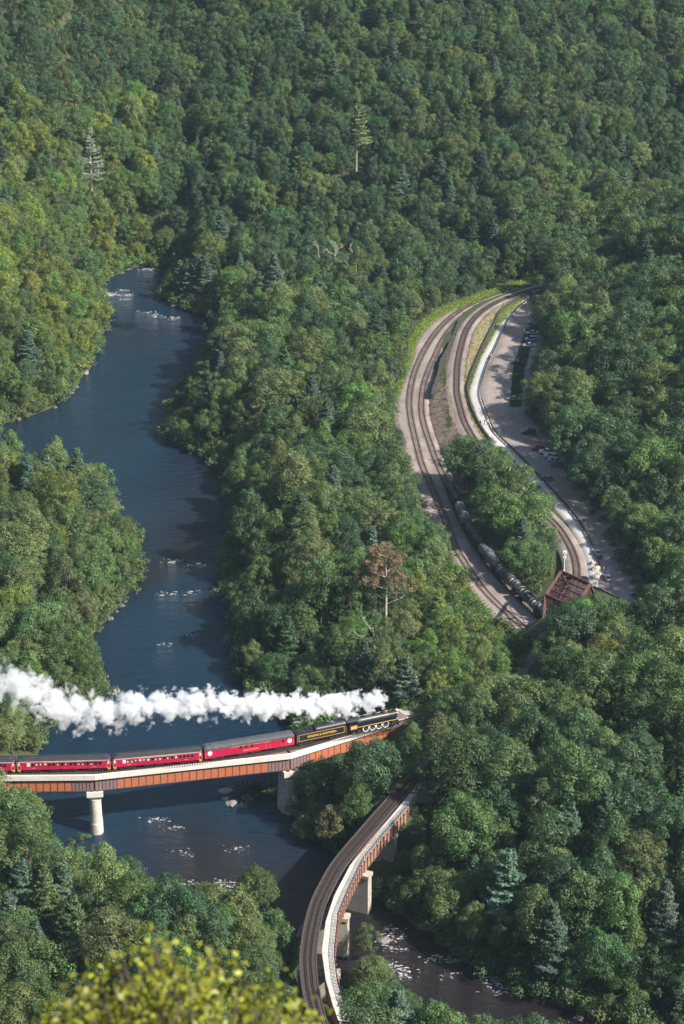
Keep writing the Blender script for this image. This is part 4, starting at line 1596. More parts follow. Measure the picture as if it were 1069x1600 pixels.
# ------------------------------------------------------------------ people
def person(px, py, label, shirt, trousers, yaw=0.0, stride=0.18, group='people on the trail', z=ZU - 0.04):
    s = stride
    J = [(0, 0, .95), (0, .10, .92), (s, .10, .50), (s * .9 - .05, .10, .07), (s * .9 + .12, .10, .03), (0, -.10, .92), (-s * .6, -.10, .50), (-s * 1.3, -.10, .08), (-s * 1.3 + .16, -.10, .03),
         (0, 0, 1.18), (.01, 0, 1.42), (.02, 0, 1.53), (.03, 0, 1.64), (.03, 0, 1.76), (0, .19, 1.42), (-.06, .24, 1.15), (.06, .25, .92), (.09, .25, .84), (0, -.19, 1.42), (.06, -.24, 1.15), (.18, -.24, .95), (.22, -.24, .88)]
    E = [(0, 1), (1, 2), (2, 3), (3, 4), (0, 5), (5, 6), (6, 7), (7, 8), (0, 9), (9, 10), (10, 11), (11, 12), (12, 13), (10, 14), (14, 15), (15, 16), (16, 17), (10, 18), (18, 19), (19, 20), (20, 21)]
    RD = [.15, .10, .07, .05, .045, .10, .07, .05, .045, .14, .13, .06, .10, .085, .065, .05, .04, .045, .065, .05, .04, .045]
    me = bpy.data.meshes.new('person')
    me.from_pydata(J, E, [])
    o = link('person', me)
    md = o.modifiers.new('skin', 'SKIN')
    for i, sv in enumerate(me.skin_vertices[0].data):
        sv.radius = (RD[i], RD[i])
        sv.use_root = i == 0
    o.modifiers.new('sub', 'SUBSURF').levels = 1
    dg = bpy.context.evaluated_depsgraph_get()
    m2 = bpy.data.meshes.new_from_object(o.evaluated_get(dg))
    bpy.data.objects.remove(o)
    o = link('person', m2)
    m2.materials.clear()
    for k in (shirt, trousers, 'skin', 'hair', 'tyre'):
        m2.materials.append(M[k])
    for p in m2.polygons:
        c = p.center
        p.use_smooth = True
        p.material_index = 4 if c.z < .09 else 1 if c.z < .95 and abs(c.y) < .2 else 3 if c.z > 1.70 or (c.z > 1.6 and c.x < 0) else 2 if c.z > 1.5 or (c.z < 1.12 and abs(c.y) > .2) else 0
    o.location = P(px, py, z)
    o.rotation_euler = (0, 0, yaw)
    tag(o, label, 'person', group)
    return o


for nm, c in (('shirt_red', (0.5, 0.05, 0.04)), ('shirt_white', (0.7, 0.7, 0.68)), ('shirt_blue', (0.05, 0.12, 0.3)), ('shirt_dark', (0.03, 0.03, 0.035)), ('jeans', (0.05, 0.07, 0.12)), ('khaki', (0.3, 0.24, 0.15))):
    mat(nm, c, 0.85, var=0.1)
person(764, 561, 'person in a red top by the fence half way along the trail', 'shirt_red', 'shirt_dark', R(250))
person(767.5, 560, 'person in white beside the walker in red', 'shirt_white', 'khaki', R(240))
person(751, 664, 'walker in dark clothes on the edge of the trail, first of three', 'shirt_dark', 'jeans', R(80))
person(757, 663, 'middle walker of the three on the trail, in blue', 'shirt_blue', 'khaki', R(75))
person(762, 663.5, 'walker in white next to the fence, last of three', 'shirt_white', 'jeans', R(85))
person(864.5, 772, 'person in dark clothes walking alone on the shaded road', 'shirt_dark', 'jeans', R(100), group='people near the road')
person(943, 893, 'person in white standing between the rubble and the blue car', 'shirt_white', 'khaki', R(200), 0.05, group='people near the road')
person(932, 886, 'person in red standing behind the dark blue pickup', 'shirt_red', 'khaki', R(30), 0.05, group='people near the road')


# ------------------------------------------------------------------ walls, fences, signal, posts
def fence(name, line, label, cat, post_h, post_step, rails, group=None, matn='fence_black', panel=0.0):
    line = np.asarray(line)
    o = empty(name, line[len(line) // 2])
    org = np.array(o.location)
    loc = line - org
    for z0, z1 in rails:
        MB().sweep(loc, [(-0.05, z0), (0.05, z0), (0.05, z1), (-0.05, z1)]).build('rail', M[matn], o)
    pm = None
    for q in resample(loc, post_step):
        if pm is None:
            t = MB()
            t.box(-0.1, 0.1, -0.1, 0.1, -0.3, post_h)
            p = t.build('post', M[matn], o)
            pm = p.data
        else:
            p = link('post', pm, o)
        p.location = (q[0], q[1], q[2])
    tag(o, label, cat, group)
    return o


fl_r = cut(world_line(TRR_PX, ZU), 2000, P(936, 888, ZU).y)
fence('trail_fence', fl_r, 'dark low guard fence between trail and car park', 'fence', 1.0, 2.5, ((0.25, 0.5), (0.65, 0.95)))
# low stone wall along the track side of the trail, long dark retaining wall between the tracks
wl = world_line(WALL_PX, ZU)
mb = MB()
mb.sweep(wl, [(-0.35, -0.6), (0.35, -0.6), (0.28, 0.75), (-0.28, 0.75)])
tag(mb.build('stone_wall', M['wall_dark']), 'low dark wall between the weedy strip and the trail', 'wall')
RW = [(718, 504), (708, 530), (698, 552), (690, 566), (686, 585), (680, 603), (675, 620)]
rw = world_line(RW, 12.3, step=1.6)
rwo = empty('retaining_wall', rw[len(rw) // 2])
tag(rwo, 'dark stepped retaining wall between the lower and the upper tracks', 'wall')
for i in range(len(rw) - 1):
    a, b = Vector(rw[i] - np.array(rwo.location)), Vector(rw[i + 1] - np.array(rwo.location))
    t = MB()
    dzz = 0.25 * random.random()
    t.bar(a + Vector((0, 0, dzz - 0.1)), b + Vector((0, 0, dzz - 0.1)) - (b - a) * 0.03, 0.7 + 0.3 * random.random(), 2.4)
    t.build('stone_block', M['wall_dark'], rwo)
sp_ = P(881.5, 893, ZU - 0.1)
sg = empty('signal_mast', sp_)
tag(sg, 'white railway signal mast with two round white targets before the truss', 'signal')
MB().tube([(0, 0, 0), (0, 0, 6.2)], [0.11, 0.09], 10).build('mast', M['white_paint'], sg)
MB().box(-0.3, 0.3, -0.3, 0.3, 0, 0.35).build('base', M['concrete'], sg)
for z, r_ in ((6.3, 0.62), (4.6, 0.5)):
    t = MB()
    t.tube([(0, -0.18, z), (0, -0.24, z)], r_, 24)
    tg = t.build('target', M['white_paint'], sg)
    t = MB()
    t.tube([(0, -0.24, z), (0, -0.42, z)], 0.14, 12)
    t.build('lamp_hood', M['loco_dark'], tg)
for (px, py, hh, lab) in ((774.5, 861, 5.5, 'slim brown pole standing in the grove beside the tank cars'),):
    po = MB().tube([(0, 0, 0), (0, 0, hh)], [0.14, 0.1], 8).build('utility_pole', M['post_brown'])
    w = P(px, py, 11.0)
    po.location = (w.x, w.y, ground_z(w.x, w.y) - 0.2)
    tag(po, lab, 'pole')
bo = empty('notice_board', P(795.5, 617, ZU - 0.1))
tag(bo, 'small white board standing on the shaded grass', 'sign')
MB().box(-0.55, 0.55, -0.03, 0.03, 0.6, 1.7).build('panel', M['white_paint'], bo)
for x in (-0.45, 0.45):
    MB().box(x - 0.05, x + 0.05, 0.031, 0.11, 0, 1.6).build('post', M['post_brown'], bo)


# rocks in the river and rubble by the road
def rock(name, loc, r, label, group, flat=0.5, matn='rock', cat='rock'):
    bm = bmesh.new()
    bmesh.ops.create_icosphere(bm, subdivisions=2, radius=1.0)
    s0 = random.random() * 50
    for v in bm.verts:
        d = 1 + 0.45 * mnoise.noise(v.co * 1.3 + Vector((s0, 0, 0))) + 0.2 * mnoise.noise(v.co * 3.1 + Vector((0, s0, 0)))
        v.co = Vector((v.co.x * r * d * 1.2, v.co.y * r * d, v.co.z * r * d * flat))
    me = bpy.data.meshes.new(name)
    bm.to_mesh(me)
    bm.free()
    me.materials.append(M[matn])
    o = link(name, me)
    o.location = loc
    o.rotation_euler = (0, 0, random.random() * 6)
    if label:
        tag(o, label, cat, group)
    return o


rock('river_rock', P(361, 1256, 0.2), 1.3, 'largest bare rock in the river below the girder bridge', 'rocks in the river')
rock('river_rock', P(352, 1248, 0.1), 0.8, 'dark rock touching the largest rock below the girder bridge', 'rocks in the river')
rock('river_rock', P(386, 1246, 0.1), 1.4, 'flat rock at the tip of the weedy islet beside the stone pier', 'rocks in the river', 0.35)
rock('river_rock', P(352, 1236, 0.1), 1.5, 'dark low rock upstream of the weedy islet', 'rocks in the river', 0.3)
rock('river_rock', P(131, 583, 0.1), 1.6, 'pale rock at the water edge under the bright spur trees', 'rocks in the river', 0.5)
rock('river_rock', P(108, 606, 0.1), 1.3, 'small rock at the water edge nearer than the pale one', 'rocks in the river', 0.5)
rock('river_rock', P(612, 1414, 0.1), 1.2, 'pale rock on the bank beside the curved bridge pier', 'rocks in the river', 0.6)
rock('river_rock', P(598, 1470, 0.1), 1.3, 'brown rock where rapids start next to the curved bridge', 'rocks in the river', 0.5)
for k, (px, py) in enumerate(((927, 880), (931, 889), (936, 897), (930, 902))):
    rock('rubble_stone', P(px, py, ZU + 0.2), 0.9 + 0.3 * (k % 2), ('farthest pale stone of the heap by the trail end', 'second pale stone of the heap, behind the pickup', 'third pale stone of the heap, beside the blue car', 'pale stone of the heap closest to the truss')[k], 'stones heaped by the trail end', 0.7, 'old_concrete', 'stone')


# rapids: thin broken sheets of foam just above the water
def foam(px, py, w, d, n, label):
    mb = MB()
    c = P(px, py, 0)
    nc = max(2, n // 14)
    cl = [(random.gauss(0, w / 2.4), random.gauss(0, d / 2.4)) for _ in range(nc)]
    for k in range(n * 3):
        q = random.choice(cl)
        x, y = c.x + q[0] + random.gauss(0, 1.7), c.y + q[1] + random.gauss(0, 0.9)
        big = random.random() ** 3
        rx, ry = 0.10 + 0.7 * big, 0.045 + 0.15 * big
        nn = 7
        z = 0.015 + 0.10 * random.random()
        v = [(x, y, z + 0.05 + 0.12 * big)]
        s0 = random.random() * 40
        for j in range(nn):
            a = 2 * math.pi * j / nn
            e = 0.65 + 0.9 * mnoise.noise(Vector((math.cos(a) * 1.5 + s0, math.sin(a) * 1.5, 0)))
            v.append((x + math.cos(a) * rx * e, y + math.sin(a) * ry * e, z - 0.05))
        mb.add(v, [(0, 1 + j, 1 + (j + 1) % nn) for j in range(nn)])
    o = mb.build('rapids_foam', M['foam'])
    tag(o, label, kind='stuff')


mat('foam', (0.36, 0.345, 0.335), 0.7, var=0.12, scale=1.5)
foam(195, 460, 12, 7, 120, 'white foam of the far rapids')
foam(240, 424, 9, 5, 40, 'foam where the river comes out of the trees')
foam(225, 490, 24, 10, 50, 'thin foam below the far rapids')
foam(285, 878, 8, 5, 36, 'foam patch in midstream')
foam(270, 929, 9, 5, 22, 'small foam streaks in midstream')
foam(280, 1005, 12, 8, 16, 'scattered foam flecks')
foam(265, 1278, 8, 6, 26, 'foam flecks under the girder bridge')
foam(320, 1300, 20, 10, 22, 'foam flecks below the bridge')
foam(305, 1382, 12, 3, 60, 'foam line at the weir edge')
foam(630, 1470, 7, 4, 60, 'white water beside the curved bridge')
foam(625, 1518, 5, 4, 60, 'white water below the curved bridge')
foam(790, 1535, 12, 8, 110, 'rapids along the far bank')
foam(700, 1500, 24, 14, 60, 'thin foam on the brown water')
# ------------------------------------------------------------------ trees: shapes
def leaf_mesh(name, centers, normals, sizes, tones, material, aspect=0.7):
    """one small four-cornered leaf tuft for every centre"""
    n = len(centers)
    nrm = normals / (np.linalg.norm(normals, axis=1)[:, None] + 1e-9)
    ref = rng.normal(size=(n, 3))
    t1 = np.cross(nrm, ref)
    t1 /= np.linalg.norm(t1, axis=1)[:, None] + 1e-9
    t2 = np.cross(nrm, t1)
    s = sizes[:, None]
    fold = nrm * s * 0.22
    v = np.empty((n, 4, 3))
    v[:, 0] = centers - t1 * s * 0.62
    v[:, 1] = centers + t2 * s * 0.5 * aspect + fold
    v[:, 2] = centers + t1 * s * 0.62
    v[:, 3] = centers - t2 * s * 0.5 * aspect + fold
    me = bpy.data.meshes.new(name)
    me.vertices.add(n * 4)
    me.vertices.foreach_set('co', v.reshape(-1))
    me.loops.add(n * 4)
    me.loops.foreach_set('vertex_index', np.arange(n * 4, dtype=np.int32))
    me.polygons.add(n)
    me.polygons.foreach_set('loop_start', np.arange(0, n * 4, 4, dtype=np.int32))
    me.update(calc_edges=True)
    at = me.attributes.new('leaf_tone', 'FLOAT', 'FACE')
    at.data.foreach_set('value', tones.astype(np.float32))
    me.materials.append(material)
    return me


def unit(n):
    q = rng.normal(size=(n, 3))
    return q / np.linalg.norm(q, axis=1)[:, None]


def lobes_to_leaves(cs, rs, per_area, size, flat=0.9, inner=0.3, cull=0.72):
    C_, N_, S_, T_ = [], [], [], []
    cs, rs = np.asarray(cs), np.asarray(rs)
    for i, (c, r) in enumerate(zip(cs, rs)):
        n = max(12, int(per_area * 4 * math.pi * r * r))
        u = unit(n)
        u[:, 2] = np.where(u[:, 2] < -0.4, -u[:, 2], u[:, 2])
        rad = r * (1 - inner * rng.random(n) ** 2)
        # ragged surface: sprays of twigs stick out here and there
        f = 3.2
        ph = rng.random(3) * 6.28
        w = np.sin(u[:, 0] * f * 1.7 + ph[0]) + np.sin(u[:, 1] * f * 1.7 + ph[1]) + np.sin(u[:, 2] * f * 1.7 + ph[2])
        rad *= 1 + 0.17 * w + np.where(rng.random(n) < 0.10, 0.30 * rng.random(n), 0) + rng.normal(0, 0.05, n)
        p = c + u * rad[:, None] * np.array([1, 1, flat])
        keep = np.ones(n, bool)
        near = np.where(np.linalg.norm(cs - c, axis=1) < r + rs)[0]
        for j in near:
            if j != i:
                keep &= np.linalg.norm(p - cs[j], axis=1) > rs[j] * cull
        p, u, w = p[keep], u[keep], w[keep]
        n = len(p)
        C_.append(p)
        N_.append(u * 0.9 + rng.normal(0, 0.42, (n, 3)) + np.array([0, 0, 0.3]))
        S_.append(size * (0.6 + 0.8 * rng.random(n)))
        T_.append(np.clip(rng.normal(1.0, 0.16) + rng.normal(0, 0.14, n), 0.45, 1.8))
    return np.vstack(C_), np.vstack(N_), np.concatenate(S_), np.concatenate(T_)


def broadleaf(seed, R_, H, n_lobes, lobe, open_=0.0, cz=None, cone=0.0):
    global rng
    rng = np.random.default_rng(seed)
    cs, rs = [], []
    cz = cz or H * 0.58
    rv = H - cz - lobe * 0.6
    nb = int(rng.integers(4, 8))                      # boughs that pull the crown out of round
    ba = rng.random(nb) * 2 * math.pi
    bz = rng.uniform(-0.6, 0.9, nb)
    bs = 0.15 + 0.40 * rng.random(nb)
    for k in range(n_lobes):
        t = (k + 0.5) / n_lobes
        zz = 1 - 1.75 * t
        a = k * 2.39996 + rng.normal(0, 0.35)
        rr = math.sqrt(max(0, 1 - zz * zz)) if zz > 0 else 1 - 0.35 * zz * zz
        rr *= 1 - cone * max(0.0, zz)
        w = 0.74
        for q, z_, b_ in zip(ba, bz, bs):
            w += b_ * math.exp(-((math.sin((a - q) / 2) * 2) ** 2) / 0.35 - (zz - z_) ** 2 / 0.3)
        w *= 0.86 + 0.28 * rng.random()
        if rng.random() < open_:
            continue
        zq = cz + zz * (rv if zz > 0 else H * 0.34) * (0.85 + 0.3 * (w - 0.74)) + rng.normal(0, 0.4)
        cs.append(np.array([math.cos(a) * rr * (R_ - lobe * 0.55) * w, math.sin(a) * rr * (R_ - lobe * 0.55) * w, zq]))
        rs.append(lobe * (0.55 + 0.75 * rng.random()))
    return np.array(cs), np.array(rs)


def make_trunk(name, H, r0, tips, material, n=7):
    mb = MB()
    h2 = H * 0.62
    lean = (random.uniform(-.3, .3), random.uniform(-.3, .3))
    stem = [(0, 0, -1.0), (0, 0, 0.3), (lean[0] * .5, lean[1] * .5, h2 * 0.5), (lean[0], lean[1], h2), (lean[0] * 1.2, lean[1] * 1.2, H * 0.86)]
    mb.tube(stem, [r0 * 1.35, r0, r0 * 0.8, r0 * 0.5, r0 * 0.12], n)
    for t in tips:
        k = 0.35 + 0.3 * random.random()
        b = Vector((lean[0] * k, lean[1] * k, h2 * (0.55 + 0.45 * random.random())))
        t = Vector(t)
        m = b.lerp(t, 0.5) + Vector((0, 0, -0.25))
        mb.tube([b, m, t], [r0 * 0.42, r0 * 0.28, r0 * 0.08], 5, caps=False)
    me_o = mb.build(name, material)
    me = me_o.data
    bpy.data.objects.remove(me_o)
    return me


BROAD = []                                            # (crown mesh, trunk mesh, radius, height)
specs = [(5.2, 15.0, 50, 1.6, 0.05), (5.8, 15.5, 60, 1.6, 0.08), (4.5, 14.5, 46, 1.45, 0.05), (4.0, 17.0, 54, 1.3, 0.1), (5.4, 13.5, 52, 1.55, 0.1),
         (4.7, 16.5, 60, 1.25, 0.2), (6.2, 15.5, 70, 1.5, 0.15), (3.7, 13.0, 44, 1.2, 0.12), (5.0, 15.0, 74, 1.05, 0.3), (4.5, 16.0, 70, 1.0, 0.35), (4.2, 18.0, 64, 1.15, 0.12), (6.4, 12.0, 66, 1.35, 0.15), (3.4, 16.5, 48, 1.05, 0.15)]
for k, (r_, h_, nl, lo, op) in enumerate(specs):
    cs, rs = broadleaf(100 + k, r_, h_, nl, lo, open_=op, cone=0.55 if k in (10, 12) else 0.25 if k in (3, 5) else 0.0)
    c_, n_, s_, t_ = lobes_to_leaves(cs, rs, 12.5, 0.27)
    cm = leaf_mesh('broadleaf_crown', c_, n_, s_, t_, M['leaf'])
    order = np.argsort(-cs[:, 2])
    tips = [cs[i] for i in order[:: max(1, len(order) // 9)]]
    BROAD.append((cm, make_trunk('broadleaf_trunk', h_, 0.26, tips, M['bark']), r_, h_))


def pine_shape(seed, H, R_, z0, gap=0.0, level=0.95, dens=1.0, lopsided=0.0, size=0.5):
    global rng
    rng = np.random.default_rng(seed)
    C_, N_, S_, T_, tips = [], [], [], [], []
    z = z0
    while z < H - 0.3:
        t = (z - z0) / (H - z0)
        rl = R_ * (1 - t) ** 0.75 * (0.75 + 0.4 * rng.random()) + 0.35
        nb = int(rng.integers(4, 7))
        a0 = rng.random() * 6.28
        for b in range(nb):
            if rng.random() < gap:
                continue
            a = a0 + b * 6.283 / nb + rng.normal(0, 0.2)
            L = rl * (0.7 + 0.45 * rng.random()) * (1 + lopsided * math.cos(a - 0.4))
            rise = 0.12 + 0.18 * t + rng.normal(0, 0.06)
            n = int(dens * (16 + 30 * L))
            q = 0.22 + 0.78 * rng.random(n) ** 0.7
            side = rng.normal(0, 1, n) * (0.16 + 0.24 * L * np.sin(np.clip(q, 0, 1) * 2.6)) * 0.6
            up = np.abs(rng.normal(0, 0.16, n)) + rng.normal(0, 0.05, n)
            x = np.cos(a) * q * L - np.sin(a) * side
            y = np.sin(a) * q * L + np.cos(a) * side
            zz = z + q * L * rise + up - 0.10 * side ** 2
            C_.append(np.stack([x, y, zz], 1))
            N_.append(rng.normal(0, 0.5, (n, 3)) + np.array([math.cos(a) * 0.3, math.sin(a) * 0.3, 0.9]))
            S_.append(size * (0.6 + 0.6 * rng.random(n)))
            T_.append(np.clip(rng.normal(1.0, 0.14) + rng.normal(0, 0.14, n), 0.5, 1.6))
            tips.append((math.cos(a) * L * 0.8, math.sin(a) * L * 0.8, z + L * rise * 0.8, z))
        z += level * (1 - 0.35 * t)
    return np.vstack(C_), np.vstack(N_), np.concatenate(S_), np.concatenate(T_), tips


def pine_trunk(name, H, r0, tips, material, every=2):
    mb = MB()
    mb.tube([(0, 0, -1), (0, 0, 0.4), (0.05, 0, H * 0.5), (0, 0, H - 0.4)], [r0 * 1.25, r0, r0 * 0.7, 0.04], 7)
    for x, y, z, zb in tips[::every]:
        mb.tube([(0, 0, zb), (x, y, z)], [r0 * 0.22, 0.03], 4, caps=False)
    o = mb.build(name, material)
    me = o.data
    bpy.data.objects.remove(o)
    return me


PINES = []
for k, (h_, r_, z0, gp, ds) in enumerate(((17.0, 4.2, 2.2, 0.05, 1.9), (15.0, 4.6, 2.0, 0.1, 1.9), (19.0, 4.0, 4.0, 0.12, 1.8), (14.0, 3.6, 1.2, 0.0, 2.0))):
    c_, n_, s_, t_, tips = pine_shape(200 + k, h_, r_, z0, gp, dens=ds, size=0.42)
    PINES.append((leaf_mesh('pine_crown', c_, n_, s_, t_, M['needle'], 0.5), pine_trunk('pine_trunk', h_, 0.24, tips, M['bark'], 3), r_, h_))

SHRUBS = []
for k in range(4):
    rng = np.random.default_rng(300 + k)
    nl = 9 + 2 * k
    cs = np.stack([rng.normal(0, 0.75, nl), rng.normal(0, 0.75, nl), 0.5 + 1.1 * rng.random(nl)], 1)
    rs = 0.55 + 0.4 * rng.random(nl)
    c_, n_, s_, t_ = lobes_to_leaves(cs, rs, 9.0, 0.28)
    SHRUBS.append((leaf_mesh('shrub_foliage', c_, n_, s_, t_, M['leaf']), make_trunk('shrub_stems', 1.8, 0.07, [tuple(q) for q in cs[:5]], M['bark'], 5), 1.5, 2.2))

# ------------------------------------------------------------------ trees: where they stand
KEEP = [  # parts of the photograph that stay open; the last number is the far limit of what may hide them
    ([(205, 418), (262, 415), (262, 432), (250, 458), (270, 473), (320, 492), (326, 540), (300, 578), (282, 600), (238, 640), (240, 668), (300, 702), (345, 742), (358, 800), (347, 880),
      (346, 925), (365, 1000), (378, 1060), (395, 1085), (185, 1085), (152, 1005), (155, 968), (222, 905), (230, 830), (212, 768), (140, 714), (95, 692), (60, 684), (24, 668), (22, 656),
      (60, 646), (100, 627), (137, 580), (166, 520), (174, 490), (160, 455), (175, 438)], 1e9),
    ([(105, 1245), (155, 1300), (200, 1345), (270, 1385), (330, 1372), (395, 1345), (425, 1352), (470, 1345), (505, 1312), (462, 1290), (466, 1215), (160, 1242)], 1e9),
    ([(-40, 1164), (175, 1160), (320, 1148), (455, 1133), (530, 1116), (600, 1095), (622, 1102), (624, 1152), (560, 1163), (475, 1198), (466, 1218), (160, 1246), (60, 1243), (46, 1212), (-40, 1210)], 530.0),
    ([(-20, 1030), (100, 1060), (200, 1072), (400, 1070), (600, 1075), (620, 1100), (520, 1125), (300, 1135), (200, 1150), (80, 1160), (70, 1120), (-20, 1090)], 500.0),
    ([(616, 1236), (555, 1298), (511, 1352), (476, 1425), (466, 1482), (468, 1540), (474, 1560), (490, 1590), (520, 1600), (534, 1562), (546, 1502), (546, 1462), (558, 1427), (574, 1428), (578, 1388), (600, 1345),
      (606, 1372), (620, 1366), (622, 1312), (652, 1264), (646, 1246)], 1e9),
    ([(582, 1408), (650, 1433), (710, 1481), (790, 1533), (900, 1578), (940, 1602), (872, 1602), (860, 1580), (800, 1575), (740, 1582), (690, 1566), (640, 1560), (604, 1510), (602, 1462)], 1e9),
    ([(846, 430), (785, 443), (728, 462), (684, 478), (650, 500), (634, 532), (640, 567), (622, 600), (614, 630), (616, 660), (628, 690), (632, 710), (648, 755), (668, 805), (696, 838), (716, 850),
      (742, 880), (728, 910), (766, 955), (800, 982), (842, 1000), (850, 958), (838, 924), (802, 882), (764, 826), (732, 762), (706, 736), (694, 706), (712, 690), (735, 674), (765, 690), (778, 684),
      (800, 702), (832, 742), (857, 784), (876, 822), (870, 850), (866, 895), (852, 930), (878, 893), (924, 912), (955, 938), (988, 934), (963, 872), (934, 815), (896, 762), (889, 722), (856, 688), (820, 650),
      (825, 600), (831, 562), (846, 548), (842, 520), (842, 495), (828, 472), (838, 450), (850, 440)], 1e9),
    ([(843, 992), (850, 930), (877, 892), (925, 912), (922, 936), (898, 942), (872, 955), (860, 968), (850, 992)], 1e9),
    ([(588, 862), (640, 862), (632, 900), (622, 962), (596, 962), (596, 900)], P(602, 985, 9).y - 0.5),
    ([(548, 165), (574, 165), (570, 250), (550, 250)], P(557, 262, 40).y - 0.5),
    ([(130, 225), (156, 225), (152, 290), (134, 290)], 1e9),
    ([(425, 1098), (520, 1088), (640, 1078), (640, 1130), (450, 1140)], 1e9),
    ([(700, 890), (728, 912), (770, 960), (802, 988), (780, 1004), (735, 990), (704, 945)], 1e9),
    ([(816, 1012), (842, 1000), (852, 1020), (846, 1045), (836, 1056), (822, 1035)], 1e9),
]
ROAD_LINE = world_line([(838, 480), (815, 540), (800, 590), (790, 620), (800, 655), (820, 690), (855, 735), (893, 785), (922, 825), (947, 865), (967, 910), (985, 950)], ZU)
C_far, C_near = C[C[:, 1] > P(880, 960, ZU).y], C[C[:, 1] <= P(880, 960, ZU).y]
ROADS = [(A, 5.0), (B, 4.0), (C_far, 4.6), (C_near, 2.4), ((resample(TRL, n=80) + resample(TRR, n=80)) / 2, 4.2), (ROAD_LINE, 5.5), (D_LINE, 6.5), (np.array([G0, G1, G2, G3]), 3.6), (T[T[:, 0] < G3.x], 4.6), (T[T[:, 0] >= G3.x], 2.2), (LE, 2.0)]


def clear_of(X, Y, extra):
    ok = np.ones(X.shape, bool)
    for line, w in ROADS:
        d, _ = seg_dist(X, Y, line)
        ok &= d > w + extra
    return ok


def poisson(x0, x1, y0, y1, dist, tries, seed):
    g = np.random.default_rng(seed)
    cell = dist / 1.4142
    grid = {}
    pts = []
    X = g.uniform(x0, x1, tries)
    Y = g.uniform(y0, y1, tries)
    half = 620.0 / FPX
    for x, y in zip(X, Y):
        if abs(x) > (y * CP + 110) * half + 14:
            continue
        i, j = int(x // cell), int(y // cell)
        bad = False
        for a in range(i - 2, i + 3):
            for b in range(j - 2, j + 3):
                q = grid.get((a, b))
                if q is not None and (q[0] - x) ** 2 + (q[1] - y) ** 2 < dist * dist:
                    bad = True
                    break
            if bad:
                break
        if not bad:
            grid[(i, j)] = (x, y)
            pts.append((x, y))
    return np.array(pts)


COVER = np.array([(0, .97), (0, .62), (-.80, .62), (.80, .62), (-.6, .85), (.6, .85), (-.45, .35), (.45, .35)])


def covers(x, y, z, r, h, s, skip=()):
    """which crowns of this size hide something that must stay in view"""
    x, y, z, r, h, s = (np.asarray(q, float)[:, None] for q in (x, y, z, r, h, s))
    px, py, _ = project(x + COVER[None, :, 0] * r * s, y + 0 * COVER[None, :, 0], z + COVER[None, :, 1] * h * s)
    bad = np.zeros(len(x), bool)
    for i, (poly, lim) in enumerate(KEEP):
        if i not in skip:
            bad |= inside(px, py, poly).reshape(px.shape).any(1) & (y[:, 0] < lim)
    return bad


PAL = {
    'dark': ((0.056, 0.110, 0.046), 'dark green'), 'mid': ((0.086, 0.145, 0.048), 'mid green'), 'olive': ((0.126, 0.168, 0.058), 'olive green'),
    'yellow': ((0.162, 0.204, 0.042), 'yellow green'), 'fresh': ((0.102, 0.180, 0.046), 'fresh green'), 'blue': ((0.088, 0.146, 0.096), 'blue green'), 'brown': ((0.18, 0.12, 0.055), 'brownish'), 'grey': ((0.2, 0.18, 0.16), 'grey'),
}


def region(px, py, y):
    if y < 505 and px < 500:
        return 'near'
    if y < 520 and px > 500 or (px > 640 and py > 1000):
        return 'east'
    if px < 240 and 640 < py < 1180:
        return 'cape'
    if px < 330 and py < 690 and py > 150 and px < 260 - (660 - py) * 0.05:
        return 'spur'
    if 690 < px < 885 and 660 < py < 960:
        return 'grove'
    if px > 800 and 300 < py < 1000:
        return 'hill'
    if py > 430:
        return 'mid'
    return 'far'


MIX = {'near': 'mid mid olive dark fresh olive mid', 'east': 'dark dark mid dark olive mid mid', 'cape': 'olive mid olive fresh olive yellow mid dark', 'spur': 'yellow fresh yellow olive mid fresh fresh',  # spur: yellower, lighter tints, its sunlight put into the leaf colour
       'grove': 'fresh mid mid dark fresh', 'hill': 'mid dark mid fresh mid dark olive', 'mid': 'mid olive dark mid olive mid fresh dark', 'far': 'dark dark mid dark dark mid dark mid olive dark mid yellow'}
PLACE = {'near': 'on the near bank', 'east': 'in the curved bridge wood', 'cape': 'on the river cape', 'spur': 'on the sunny spur', 'grove': 'in the tank car grove', 'hill': 'on the car park hill',
         'mid': 'in the riverside wood', 'far': 'on the far hillside'}

cand = np.vstack([poisson(-260, 260, 374, 925, 5.7, 90000, 11), poisson(-260, 260, 929, 1230, 4.7, 70000, 12)])
cz_ = terrain(cand[:, 0], cand[:, 1])
cd_ = river_sd(cand[:, 0], cand[:, 1])
okm = clear_of(cand[:, 0], cand[:, 1], 0.0) & (cd_ > 1.2)
cand, cz_, cd_ = cand[okm], cz_[okm], cd_[okm]
prj = np.array([project(x, y, z + 9.0) for x, y, z in zip(cand[:, 0], cand[:, 1], cz_)])
